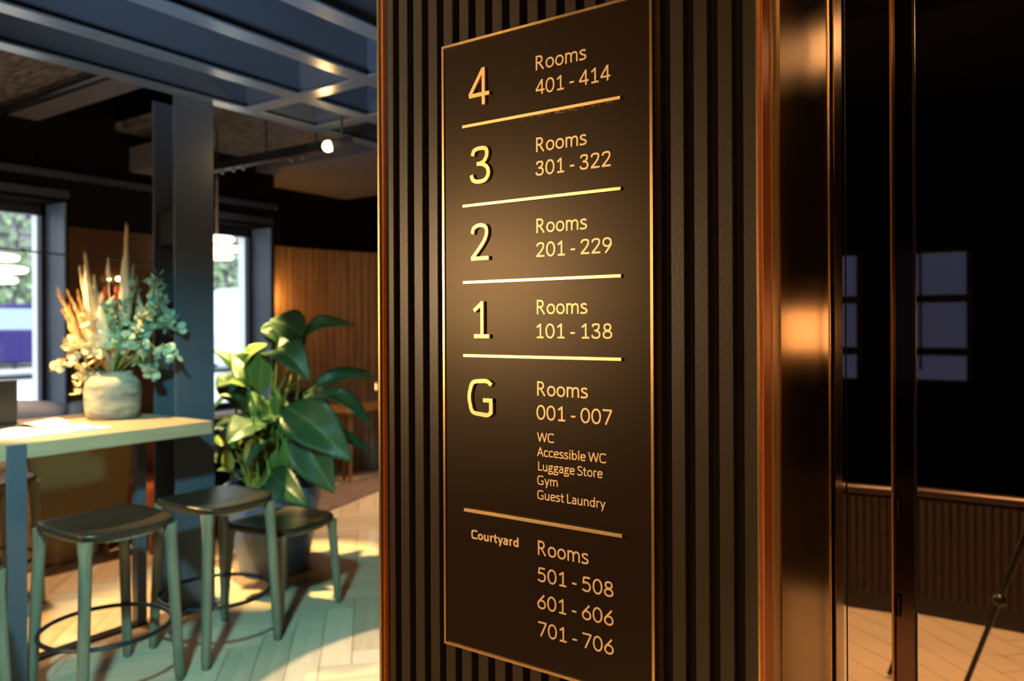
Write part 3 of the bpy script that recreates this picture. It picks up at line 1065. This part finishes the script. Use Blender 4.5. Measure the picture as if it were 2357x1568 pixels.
def plume(u0, v0, u1, v1, wd, m, dd=0, hairs=420):
    wd *= 1.5
    a, b = bp_(u0, v0, dd), bp_(u1, v1, dd)
    mid = top
    b_ = MB().tube(cr([tuple(mid), tuple(a.lerp(mid, .4)), tuple(a), tuple(b)], 5), .0025, 5)
    n = 10
    Pp, Rr = [], []
    for i in range(n + 1):
        t = i / n
        Pp.append(a.lerp(b, t) + Vector((random.uniform(-1, 1), random.uniform(-1, 1), 0)) * .003)
        Rr.append(max(.001, wd * .85 * math.sin(PI * min(1, (t * .85 + .15))) ** .7 * (1.15 - t * .75)))
    b_.tube(Pp, Rr, 8)
    ax = (b - a)
    L_ = ax.length
    axn = ax.normalized()
    for k in range(hairs):
        t = random.random()
        c = a.lerp(b, t)
        d = Vector((random.uniform(-1, 1), random.uniform(-1, 1), random.uniform(-.3, .6))).normalized()
        d = (d - axn * d.dot(axn)).normalized()
        r = wd * (1.15 - t * .85)
        e = c + d * r * random.uniform(.6, 1.1) + axn * L_ * random.uniform(.08, .22)
        w2 = axn.cross(d) * .0022
        s0 = c + d * r * .2
        k0 = len(b_.v)
        b_.v += [tuple(s0 - w2), tuple(s0 + w2), tuple(e)]
        b_.f.append((k0, k0 + 1, k0 + 2))
    return b_.build('plume', m, bq)


for a in ((286, 745, 291, 545, .026, M_plume), (300, 700, 306, 620, .015, M_plume), (213, 740, 197, 600, .024, M_plume), (240, 800, 232, 690, .033, M_plume),
          (293, 725, 287, 660, .026, M_plume), (327, 745, 318, 680, .024, M_plume), (250, 640, 249, 598, .010, M_plume), (205, 720, 185, 625, .013, M_plume), (262, 790, 256, 700, .024, M_plume),
          (350, 750, 372, 690, .024, M_plume), (270, 820, 262, 730, .03, M_plume), (215, 790, 205, 700, .022, M_plume), (320, 800, 345, 720, .022, M_plume), (222, 700, 217, 640, .012, M_plume)):
    plume(*a, dd=random.uniform(-.08, .08))
for k in range(9):
    u0 = random.uniform(170, 215)
    plume(u0 + 10, 790, u0 - 30 + random.uniform(-20, 25), random.uniform(670, 730), .016, M_plume2, random.uniform(-.06, .1), 120)


def branch(P, nl, size, m, dd=0):
    pts_ = cr([tuple(top)] + [tuple(bp_(u, v, dd)) for u, v in P], 6)
    st = MB().tube(pts_, [.0035 * (1 - .6 * i / len(pts_)) for i in range(len(pts_))], 5).build('branch', M_stem if m is M_euca else M_plume2, bq)
    b = MB()
    n0 = int(len(pts_) * .38)
    for k in range(nl):
        i = random.randint(n0, len(pts_) - 1)
        p_ = Vector(pts_[i])
        d = Vector((random.uniform(-1, 1), random.uniform(-1, 1), random.uniform(-.6, .9))).normalized()
        c = p_ + d * size * random.uniform(.7, 1.5)
        nrm = Vector((random.uniform(-1, 1), random.uniform(-1, 1), random.uniform(-1, 1))).normalized()
        u_ = nrm.cross(d).normalized()
        v_ = d
        k0 = len(b.v)
        s_ = size * random.uniform(.7, 1.15)
        b.v.append(tuple(c + nrm * s_ * .18))
        for j in range(8):
            a = 2 * PI * j / 8
            b.v.append(tuple(c + u_ * math.cos(a) * s_ * .8 + v_ * math.sin(a) * s_))
        for j in range(8):
            b.f.append((k0, k0 + 1 + j, k0 + 1 + (j + 1) % 8))
    b.build('leaves', m, st, kind='stuff')


EU = [([(300, 800), (345, 700), (362, 640)], 26), ([(320, 790), (380, 730), (412, 760)], 26), ([(320, 820), (370, 800), (405, 820)], 22),
      ([(300, 820), (335, 850), (352, 865)], 18), ([(290, 810), (340, 770), (372, 700), (350, 640)], 28), ([(280, 800), (320, 760), (340, 745)], 26),
      ([(270, 820), (290, 780), (300, 740)], 22), ([(300, 830), (350, 830), (362, 850)], 22), ([(255, 830), (240, 850), (225, 855)], 14),
      ([(290, 810), (330, 735), (375, 665)], 22), ([(265, 800), (262, 750), (255, 690)], 18), ([(275, 790), (310, 800), (330, 790)], 24),
      ([(290, 790), (350, 760), (395, 740)], 22), ([(280, 780), (300, 700), (320, 650)], 16), ([(270, 810), (275, 760), (270, 700)], 18)]
for P, n in EU:
    branch(P, int(n * 1.5), .024, M_euca, random.uniform(-.12, .06))
for P, n in (([(230, 820), (190, 800), (160, 790)], 24), ([(235, 830), (200, 845), (190, 870)], 22), ([(220, 810), (170, 780), (150, 830)], 22),
             ([(240, 800), (215, 760), (200, 720)], 22), ([(230, 810), (160, 835), (118, 855)], 14), ([(235, 840), (190, 870), (185, 905)], 16),
             ([(250, 800), (245, 760), (262, 720)], 18), ([(300, 800), (310, 770), (340, 720)], 12), ([(250, 820), (230, 790), (240, 750)], 18)):
    branch(P, int(n * 1.4), .024, M_euca2, random.uniform(-.1, .06))
rbm = MB()
for u, v in ((240, 680), (238, 700), (270, 668), (264, 690), (244, 668)):
    rbm.sphere(bp_(u, v), .016, 8, 6, (1, 1, 1.6))
rbm.build('red_bloom', M_red, bq, smooth=True)

# ------------------------------------------------------------------ planter with large-leaved plant
PC = Vector((-3.86, 3.06, 0))
pl = thing('planter', PC, 'tapering blue-grey planter on the floor behind the low stool', 'planter')
MB().lathe(PC, [(.19, 0), (.20, .008), (.295, .515), (.297, .53), (.275, .53), (.26, .47), (.02, .46)], 48).build('pot', M_pot, pl, smooth=True)
MB().lathe(PC + Vector((0, 0, .465)), [(.26, 0), (.255, .015), (.02, .02)], 32).build('soil', M_soil, pl)
pt_ = thing('leafy_plant', PC + Vector((0, 0, .48)), 'bushy plant with broad ribbed green leaves growing in the blue-grey planter', 'plant')
DP = (PC - Vector((0, 0, 0))).dot(Fw)


def leafblade(base, tip, width, m, arch=.12, face=(0, 0, 1), fold=.25, label=None):
    """a broad pointed blade from base to tip, arching; face = direction its upper side leans to"""
    base, tip = Vector(base), Vector(tip)
    ax = tip - base
    L_ = ax.length
    fn = Vector(face)
    fn = (fn - ax * (fn.dot(ax) / L_ / L_)).normalized()
    side = ax.normalized().cross(fn).normalized()
    b = MB()
    b.uv = []
    n, m2 = 14, 8
    for i in range(n + 1):
        t = i / n
        wv = width * (math.sin(PI * t ** .80) ** .85) * (1 if t < 1 else 0)
        wv = max(wv, .002)
        c = base + ax * t + fn * (arch * L_ * math.sin(PI * t) - arch * .3 * L_ * t * t)
        for j in range(m2 + 1):
            s_ = (j / m2) * 2 - 1
            und = .035 * width * math.sin(9 * t + 2 * s_) * abs(s_)
            b.v.append(tuple(c + side * s_ * wv + fn * (fold * wv * (abs(s_) ** 1.3) + und)))
            b.uv.append((s_ * wv / width, t))
    for i in range(n):
        for j in range(m2):
            a = i * (m2 + 1) + j
            b.f.append((a, a + 1, a + m2 + 2, a + m2 + 1))
    o = b.build('leaf', m, pt_, smooth='all', label=label)
    s_ = o.modifiers.new('thickness', 'SOLIDIFY')
    s_.thickness = .0015
    return o


def stalk(p0, p1, r=.006):
    p0, p1 = Vector(p0), Vector(p1)
    mid = p0.lerp(p1, .5) + Vector((p0 - p1).to_tuple()[:2] + (0,)) * .12
    MB().tube(cr([tuple(p0), tuple(mid), tuple(p1)], 6), [r * 1.3] * 1 + [r] * 12, 6).build('stem', M_stem, pt_, smooth=True)


def P_(u, v, dd):
    return atd(u, v, DP + dd)


G_, Y_ = M_leaf, M_leafy
tocam = (Vector((0, 0, EYE)) - PC).normalized()
LV = [  # base(u,v,d) tip(u,v,d) half width, material, arch, face
    ((700, 775, .0), (622, 735, -.05), .105, G_, .10, (.25, -.6, .75)),
    ((640, 800, .05), (655, 735, .15), .10, G_, .1, tocam),
    ((690, 790, .02), (812, 742, -.05), .06, G_, .22, (.25, -.6, .75)),
    ((618, 815, .0), (712, 868, -.30), .095, G_, .22, (.3, -.5, 1)),
    ((600, 875, -.05), (535, 815, -.10), .085, Y_, .10, tocam),
    ((598, 905, -.1), (605, 800, -.1), .055, Y_, .05, tocam),
    ((560, 900, .0), (490, 800, -.05), .075, G_, .15, (0, -.3, 1)),
    ((560, 930, .0), (500, 860, .05), .07, G_, .2, (.25, -.6, .75)),
    ((570, 900, -.1), (525, 878, -.2), .045, Y_, .2, (.25, -.6, .75)),
    ((650, 985, -.05), (700, 860, -.05), .05, Y_, .15, (-.5, -.5, .6)),
    ((700, 905, .0), (868, 865, .05), .045, G_, .15, (.25, -.6, .75)),
    ((720, 900, .05), (850, 850, .3), .06, G_, .1, (.25, -.6, .75)),
    ((700, 915, -.05), (862, 980, -.15), .065, G_, .22, (.3, -.3, 1)),
    ((655, 935, -.15), (810, 1060, -.35), .115, G_, .16, (.5, -.8, .7)),
    ((690, 985, -.2), (768, 1135, -.40), .10, G_, .10, (.5, -.9, .3)),
    ((610, 975, -.2), (520, 1020, -.35), .10, G_, .18, (.2, -.8, .8)),
    ((640, 1000, -.1), (560, 1080, -.3), .07, G_, .15, (.0, -.8, .8)),
    ((650, 990, .0), (860, 1035, .1), .055, G_, .15, (.3, -.6, .8)),
    ((620, 1085, -.1), (708, 1165, -.32), .075, G_, .15, (.4, -.9, .5)),
    ((560, 1110, .0), (500, 1080, -.1), .06, G_, .2, (0, -.5, 1)),
    ((560, 1010, .1), (500, 980, .1), .06, G_, .2, (0, -.5, 1)),
    ((620, 1040, .1), (560, 940, .2), .07, G_, .1, tocam),
    ((640, 1040, .15), (690, 920, .25), .08, G_, .1, tocam),
    ((600, 1060, .1), (640, 900, .25), .07, G_, .1, tocam),
    ((645, 1095, -.1), (625, 1000, -.05), .035, Y_, .1, tocam),
    ((660, 1090, -.12), (655, 1010, -.1), .035, Y_, .1, tocam),
    ((665, 1085, -.12), (700, 1020, -.1), .030, Y_, .1, tocam),
    ((600, 1110, -.05), (590, 1040, 0), .03, Y_, .1, tocam),
    ((530, 1090, -.05), (520, 1030, 0), .03, Y_, .1, tocam),
    ((600, 1050, -.05), (545, 1060, -.2), .05, G_, .1, (0, -.4, 1)),
    ((620, 960, .0), (575, 900, .0), .03, Y_, .1, tocam),
    ((635, 960, -.05), (640, 890, -.05), .03, Y_, .1, tocam),
]
random.seed(21)
for k in range(16):
    u, v = random.uniform(520, 700), random.uniform(900, 1090)
    a = random.uniform(-.3, PI + .3)
    L_ = random.uniform(70, 120)
    LV.append(((u, v, random.uniform(0, .2)), (u + L_ * math.cos(a) * .8, v - L_ * math.sin(a) * .8 + 20, random.uniform(-.1, .25)), random.uniform(.05, .085),
               Y_ if k % 4 == 0 else G_, .15, (random.uniform(-.5, .5), -.5, .8)))
LV += [((700, 800, .0), (735, 735, .0), .05, G_, .12, (-.6, -.4, .5)), ((640, 790, -.05), (600, 760, -.1), .06, G_, .1, (0, -.5, .8)), ((560, 850, -.05), (615, 790, -.1), .06, Y_, .15, (0, -.6, .6)),
       ((720, 960, -.1), (800, 900, -.1), .05, G_, .2, (0, -.4, 1)), ((560, 960, -.1), (505, 905, -.2), .06, G_, .2, (0, -.4, 1))]
for bs, tp_, wd, m, ar, fc in LV:
    b0 = P_(*bs)
    leafblade(b0, P_(*tp_), wd * 1.22, m, ar, fc, .22)
    a = random.uniform(0, 2 * PI)
    r_ = random.uniform(.02, .16)
    root = PC + Vector((r_ * math.cos(a), r_ * math.sin(a), .475))
    stalk(root, b0)
for k in range(16):   # extra young stalks
    a = random.uniform(0, 2 * PI)
    r_ = random.uniform(.03, .2)
    root = PC + Vector((r_ * math.cos(a), r_ * math.sin(a), .475))
    stalk(root, root + Vector((math.cos(a) * .08, math.sin(a) * .08, random.uniform(.2, .5))), .006)

# ------------------------------------------------------------------ lounge furniture behind the table
lc = thing('lounge_chair', (-4.75, 2.25, 0), 'olive-brown leather lounge chair seen from behind, under the table top', 'chair')
A0, A1, A2, A3 = at(315, 1030, 0, -4.9), at(290, 1166, 0, -4.9), at(85, 1203, 0, -4.9), at(62, 1045, 0, -4.9)
A0 = Vector((-4.9, A0.y, .86)); A3 = Vector((-4.9, A3.y - .02, .86))
b = MB()
for x in (-4.86, -4.91):
    for p_ in (A0, A1, A2, A3):
        b.v.append((x - .07 * (p_.z - .4), p_.y, p_.z))
b.f += [(0, 1, 2, 3), (7, 6, 5, 4), (0, 4, 5, 1), (1, 5, 6, 2), (2, 6, 7, 3), (3, 7, 4, 0)]
b.build('backrest', M_olive, lc, bevel=.02)
MB().box(-5.05, -4.93, A2.y + .02, A1.y - .02, A1.z - .10, A1.z).build('seat', M_olive, lc, bevel=.02)
for x, y in ((-4.93, A2.y + .04), (-4.93, A1.y - .02), (-5.02, A2.y + .06), (-5.02, A1.y - .06)):
    MB().tube([(x, y, A1.z - .02), (x, y, 0)], [.020, .012]).build('leg', M_walnutleg, lc, smooth=True)
l2 = thing('lounge_chair', (-4.9, 1.2, 0), 'grey-brown lounge chair cut off at the left edge behind the table leg', 'chair')
MB().box(-4.96, -4.88, .82, 1.5, .42, .82).build('backrest', M_beige, l2, bevel=.02)
MB().box(-5.05, -4.96, .82, 1.5, .32, .44).build('seat', M_beige, l2, bevel=.02)
for x, y in ((-4.93, .87), (-4.93, 1.45), (-5.02, .87), (-5.02, 1.45)):
    MB().tube([(x, y, .34), (x, y, 0)], [.020, .012]).build('leg', M_walnutleg, l2, smooth=True)
rc = thing('rust_armchair', (-4.95, 3.05, 0), 'rust-red leather seat glimpsed between the lounge chair and the column', 'chair')
MB().box(-5.25, -4.75, 2.78, 3.26, .20, .46).build('seat', M_rust, rc, bevel=.04)
MB().box(-5.32, -5.25, 2.78, 3.26, .20, .78).build('backrest', M_rust, rc, bevel=.03)
for x, y in ((-4.8, 2.82), (-4.8, 3.2), (-5.25, 2.82), (-5.25, 3.2)):
    MB().tube([(x, y, .22), (x, y, 0)], .015).build('leg', M_walnutleg, rc)
# window bench and cushions
bn = thing('window_bench', (-5.2, 2.2, 0), 'long beige upholstered bench back below the left window', 'bench')
MB().box(-5.12, -5.06, .2, 2.62, .0, .93).build('backrest', M_beige, bn, bevel=.02)
MB().box(-5.43, -5.12, .2, 2.62, .0, .66).build('seat', M_beige, bn, bevel=.02)


def cushion(loc, w_, h_, t, rot, m, label):
    n = 10
    b = MB()
    for sg_ in (1, -1):
        for i in range(n + 1):
            for j in range(n + 1):
                u, v = i / n * 2 - 1, j / n * 2 - 1
                th = t * ((1 - u ** 4) * (1 - v ** 4)) ** .5
                pin = 1 - .06 * (u * u * v * v)
                b.v.append((u * w_ / 2 * pin, sg_ * th / 2, v * h_ / 2 * pin))
    N_ = (n + 1) ** 2
    for s_ in (0, 1):
        for i in range(n):
            for j in range(n):
                a = s_ * N_ + i * (n + 1) + j
                b.f.append((a, a + 1, a + n + 2, a + n + 1))
    o = b.build('cushion', m, None, smooth='all', org=(0, 0, 0))
    bm = bmesh.new(); bm.from_mesh(o.data)
    bmesh.ops.remove_doubles(bm, verts=bm.verts, dist=1e-5)
    bmesh.ops.recalc_face_normals(bm, faces=bm.faces)
    bm.to_mesh(o.data); bm.free()
    for p_ in o.data.polygons:
        p_.use_smooth = True
    o.location = loc
    o.rotation_euler = rot
    tag(o, label, 'cushion', 'cushions on the window bench')


cushion((-5.27, 2.30, .855), .40, .36, .14, (rad(14), rad(8), rad(90)), M_grey, 'grey cushion propped on the bench back, left of the two grey ones')
cushion((-5.27, 2.61, .845), .24, .34, .14, (rad(20), rad(4), rad(90)), M_grey, 'grey cushion nearer the vase, right of the two grey ones')
cushion((-5.27, 1.94, .87), .24, .30, .12, (rad(10), rad(30), rad(90)), M_pink, 'coral pink cushion leaning at the window beside the laptop')

# rug and wooden side table at the right
rg = MB().box(-6.0, -3.4, 0, 1.6, 0, .012)
rg = MB().box(-5.9, -4.0, 4.55, 7.2, 0.0, .014)
e0, e1 = at(750, 1172, 2, 0), at(868, 1120, 2, 0)
rb_ = MB().add([(e0.x + .35, e0.y - 1.1, 0), (e1.x - .1, e1.y + .9, 0), (-5.4, 5.9, 0), (-5.4, 3.5, 0), (e0.x + .35, e0.y - 1.1, .014), (e1.x - .1, e1.y + .9, .014), (-5.4, 5.9, .014), (-5.4, 3.5, .014)],
               [(0, 1, 2, 3), (4, 7, 6, 5), (0, 4, 5, 1), (1, 5, 6, 2), (2, 6, 7, 3), (3, 7, 4, 0)])
tag(rb_.build('rug', M_rug), 'brown patterned rug on the lounge floor right of the plant', 'rug')
st = thing('lounge_table', (-5.05, 5.35, 0), 'wooden lounge table on the rug, right of the plant', 'table')
t0 = at(825, 938, 2, .70)
MB().box(t0.x - .45, t0.x + .12, t0.y - .25, t0.y + .75, .67, .70).build('table_top', M_oak, st, bevel=.006)
for dx, dy in ((.07, -.18), (-.03, -.16), (.07, .68), (-.38, .68), (-.38, -.18)):
    MB().tube([(t0.x + dx, t0.y + dy, .67), (t0.x + dx, t0.y + dy, .014)], [.026, .018]).build('leg', M_walnutleg, st, smooth=True)
lb = at(850, 925, 2, .70)
tl = thing('table_lamp', (lb.x - .05, lb.y + .1, .70), 'small glowing lamp on the wooden lounge table beside the sign column', 'lamp')
LB = Vector((lb.x - .05, lb.y + .1, .70))
MB().lathe(LB, [(.05, 0), (.05, .012), (.010, .016), (.010, .12)], 20).build('base', M_black, tl)
MB().lathe(LB, [(.05, .12), (.06, .13), (.045, .20), (.02, .21)], 20).build('lamp_shade', M_glow, tl, smooth=True)
ll = bpy.data.lights.new('table_lamp_light', 'POINT'); ll.energy = 14; ll.color = (1, .5, .2); ll.shadow_soft_size = .05
lo = bpy.data.objects.new('table_lamp_light', ll); C.objects.link(lo); lo.location = (0, 0, .28); lo.parent = tl
# dark armchair behind the plant
dc = thing('dark_armchair', (-5.3, 4.7, 0), 'dark armchair mostly hidden behind the plant at the curved wall', 'chair')
MB().box(-5.78, -5.45, 4.72, 5.05, .25, .44).build('seat', M_black, dc, bevel=.04)
MB().box(-5.86, -5.78, 4.72, 5.05, .25, .88).build('backrest', M_black, dc, bevel=.04)
for x, y in ((-5.5, 4.75), (-5.5, 5.0), (-5.8, 4.75), (-5.8, 5.0)):
    MB().tube([(x, y, .27), (x, y, 0)], .016).build('leg', M_walnutleg, dc)

# wall uplight at the start of the curved wall
ul = thing('wall_lamp', (-5.78, 4.39, 1.2), 'slim cove lamp beside the second window washing the curved wooden wall', 'lamp')
MB().box(-5.80, -5.74, 4.345, 4.375, 1.15, 1.95).build('housing', M_black, ul)
MB().box(-5.79, -5.75, 4.375, 4.385, 1.18, 1.92).build('diffuser', mat('amber_tube', (1, .6, .2), .5, emit=(1, .42, .08), es=8), ul)

cl_ = bpy.data.lights.new('wall_lamp_light', 'POINT'); cl_.energy = 26; cl_.color = (1, .40, .06); cl_.shadow_soft_size = .02
co_ = bpy.data.objects.new('wall_lamp_light', cl_); C.objects.link(co_); co_.location = (-5.81, 4.555, 1.74)
# two lamp reflections on the walnut panel, built as glowing globes
for k, (u, v, r_, lab) in enumerate(((272, 642, .016, 'larger of two round lamp reflections, built as glowing globes, behind the pampas'), (251, 643, .010, 'smaller of two round lamp reflections, built as glowing globes, behind the pampas'))):
    p_ = at(u, v, 0, XI + .05)
    wlb = thing('bulb', (p_.x - .03, p_.y, p_.z), lab, 'lamp', 'lamp reflections on the walnut panel')
    MB().sphere(p_, r_, 12, 8).build('globe', M_glow, wlb, smooth=True)
    MB().tube([(XI + .014, p_.y, p_.z), (p_.x - r_ * .7, p_.y, p_.z)], r_ * .5).build('mount', M_black, wlb)

# pendant lamps with stacked discs
def pendant(u, v, label, rod=True, x=-5.25):
    c = at(u, v, 0, x)
    g = thing('pendant_lamp', c, label, 'lamp', 'tiered pendant lamps at the windows')
    for dz, r_ in ((.075, .13), (.0, .175), (-.065, .12)):
        MB().lathe(c + Vector((0, 0, dz)), [(r_ * .9, -.020), (r_, -.010), (r_, .010), (r_ * .85, .018)], 32).build('disc', M_shade, g, smooth=True)
    MB().lathe(c, [(.018, -.06), (.018, .10)], 12).build('core', M_black, g)
    MB().tube([c + Vector((0, 0, .10)), (c.x, c.y, 2.88)], .010).build('rod', M_steel, g)


pendant(500, 572, 'tiered white glowing pendant lamp in front of the second window, right of the column')
pendant(-12, 620, 'tiered white glowing pendant lamp at the left edge before the first window')

# glowing spot lamp below the ceiling grid
sp = at(755, 337, 2, 2.52)
g = thing('spot_lamp', sp, 'bright warm spot lamp hanging under the blue ceiling grid beside the sign column', 'lamp')
pl_ = bpy.data.lights.new('spot_bulb_light', 'POINT'); pl_.energy = 2.5; pl_.color = (1, .6, .25); pl_.shadow_soft_size = .03
po_ = bpy.data.objects.new('spot_bulb_light', pl_); C.objects.link(po_); po_.location = sp + Vector((.03, -.06, .0))
dr = (Vector((-.6, -.8, -.25))).normalized()
MB().sphere(sp, .030, 16, 10).build('bulb', M_bulb, g, smooth=True)
MB().tube([sp - dr * .015, sp - dr * .14], [.036, .036], 16).build('housing', M_black, g, smooth=True)
MB().tube([sp - dr * .08, (sp.x - dr.x * .08, sp.y - dr.y * .08, 2.7)], .008).build('stem', M_black, g)
# lighting track
tr = thing('light_track', (-4.3, 3.85, 2.55), 'black lighting track under the ceiling right of the column', 'track')
q0, q1 = at(500, 388, 2, 2.62), at(735, 340, 2, 2.62)
q1 = Vector((q1.x, q0.y, 2.62))
MB().box(q0.x - .3, q1.x, q0.y - .03, q0.y + .03, 2.60, 2.66).build('rail', M_black, tr)
for u in (512, 538, 560, 670, 698):
    x_ = at(u, 388 - (u - 500) * .19, 1, q0.y).x
    MB().sphere((x_, q0.y, 2.585), .012, 8, 6).build('clip', M_steel, tr)
for x_ in (q0.x, (q0.x + q1.x) / 2, q1.x - .05):
    MB().tube([(x_, q0.y, 2.65), (x_, q0.y, 2.9)], .006, 6).build('hanger', M_black, tr)
# thin cable across the window
ca_ = at(-10, 572, 0, -5.1)
cb_ = at(352, 605, 0, -5.1)
o = MB().tube([ca_, cb_], .006, 6).build('cable', M_black)
tag(o, 'thin black cable stretched level across the left window', 'cable')

# ------------------------------------------------------------------ outside
struct(MB().box(-4, 3, -7.2, -7, 0, 6).build('wall_blue_backdrop', mat('blue_window_backdrop', (.010, .014, .052), .8)))  # added unseen backdrop, blue to tint the rear window's reflection
struct(MB().box(-32, -6.2, -14, 30, .30, .45).build('street', M_asphalt))
rw = thing('retaining_wall', (-20.6, 8, .45), 'rubble stone retaining wall across the street, seen through the windows', 'wall')
MB().box(-21.4, -20.6, -6, 24, .45, 6.5).build('core', M_stone, rw)
stn = MB()
z = .45
while z < 6.4:
    hh = random.uniform(.25, .42)
    y = 2.0 + random.uniform(0, .4)
    while y < 18:
        ww = random.uniform(.35, .8)
        k0 = len(stn.v)
        stn.chbox(-20.62, -20.45 + random.uniform(-.08, .06), y, y + ww - .04, z, z + hh - .04, .05)
        y += ww
    z += hh
stn.build('stones', M_stone, rw, kind='stuff')
iv = MB()
for k in range(2600):
    y = random.uniform(4, 16)
    z = random.choice((3.0, 3.6, 4.6, 2.6)) + random.gauss(0, .35) + .3 * math.sin(y * 2)
    c = Vector((-20.15 + random.uniform(-.1, .1), y, z))
    a = Vector((random.uniform(-.3, .3), random.uniform(-1, 1), random.uniform(-1, 1))) * .10
    b_ = Vector((.05, -a.z, a.y))
    k0 = len(iv.v)
    iv.v += [tuple(c - a), tuple(c - b_), tuple(c + a), tuple(c + b_)]
    iv.f.append((k0, k0 + 1, k0 + 2, k0 + 3))
tag(iv.build('ivy', M_ivy), 'patches of green ivy growing over the rubble wall outside', 'ivy')['kind'] = 'stuff'


def car(name, cy_, x, L_, W2, H_, prof, roof0, paint, label, cat):
    g = thing(name, (x, cy_, .45), label, cat)
    # lower body: side profile extruded in x, tumblehome for the greenhouse
    lo = [(a * L_ / 2, b_ * H_) for a, b_ in prof]
    b = MB()
    for sx in (-1, 1):
        for (yy, zz) in lo:
            b.v.append((x + sx * W2, cy_ + yy, .45 + zz))
    n = len(lo)
    b.f += [tuple(range(n)), tuple(range(n, 2 * n))[::-1]] + [(i, (i + 1) % n, n + (i + 1) % n, n + i) for i in range(n)]
    b.build('body', paint, g, bevel=.05)
    gh = [(a * L_ / 2, b_ * H_) for a, b_ in roof0]
    b = MB()
    for sx in (-1, 1):
        for i, (yy, zz) in enumerate(gh):
            k = W2 * (.94 if zz < .75 * H_ else .78)
            b.v.append((x + sx * k, cy_ + yy, .45 + zz))
    n = len(gh)
    b.f += [tuple(range(n)), tuple(range(n, 2 * n))[::-1]] + [(i, (i + 1) % n, n + (i + 1) % n, n + i) for i in range(n)]
    b.build('roof', paint, g, bevel=.04)
    # side windows with pillars
    z0, z1 = min(q[1] for q in gh) + .04, max(q[1] for q in gh) - .10
    y0, y1_ = gh[0][0] + .45, gh[-1][0] - .35
    nW = 3
    for i in range(nW):
        a0 = y0 + (y1_ - y0) * i / nW + .04
        a1 = y0 + (y1_ - y0) * (i + 1) / nW - .04
        k0, k1 = W2 * .945, W2 * .80
        MB().add([(x + k0 + .012, cy_ + a0, .45 + z0), (x + k0 + .012, cy_ + a1, .45 + z0), (x + k1 + .03, cy_ + a1 - (.1 if i == nW - 1 else 0), .45 + z1), (x + k1 + .03, cy_ + a0 + (.1 if i == 0 else 0), .45 + z1)],
                 [(0, 1, 2, 3)]).build('side_window', M_cglass, g)
    for sy in (-.30, .30):
        for sx in (-1, 1):
            c = Vector((x + sx * (W2 - .08), cy_ + sy * L_, .45 + .32))
            w_ = MB().tube([c - Vector((.11, 0, 0)), c + Vector((.11, 0, 0))], .32, 24).build('wheel', M_tyre, g)
            MB().tube([c - Vector((.115, 0, 0)), c + Vector((.115, 0, 0))], .19, 16).build('hub', M_steel, w_)
    MB().box(x + W2 + .001, x + W2 + .02, cy_ - L_ * .5 * .8, cy_ + L_ * .5 * .8, .45 + .25, .45 + .32).build('sill_trim', M_tyre, g)
    return g


bodyp = [(-1, .22), (-1, .52), (-.92, .60), (-.5, .66), (.9, .66), (1, .58), (1, .22)]
roofp = [(-.62, .62), (-.30, .97), (-.1, 1.0), (.55, .99), (.88, .66), (.9, .62)]
cp = atd(50, 780, 15.2)
car('car', cp.y + .25, cp.x - .6, 4.5, .88, 1.5, bodyp, roofp, M_car, 'indigo blue car parked across the street, seen through the left window', 'car')
vp = atd(545, 760, 17.5)
vanb = [(-1, .10), (-1, .45), (-.9, .55), (-.8, .58), (1, .58), (1, .10)]
vanr = [(-.85, .56), (-.62, .95), (-.5, 1.0), (.97, 1.0), (1, .95), (1, .56)]
car('van', vp.y + 1.75, vp.x - .6, 5.0, .95, 1.95, vanb, vanr, M_vanp, 'white van parked across the street, seen through the second window', 'van')
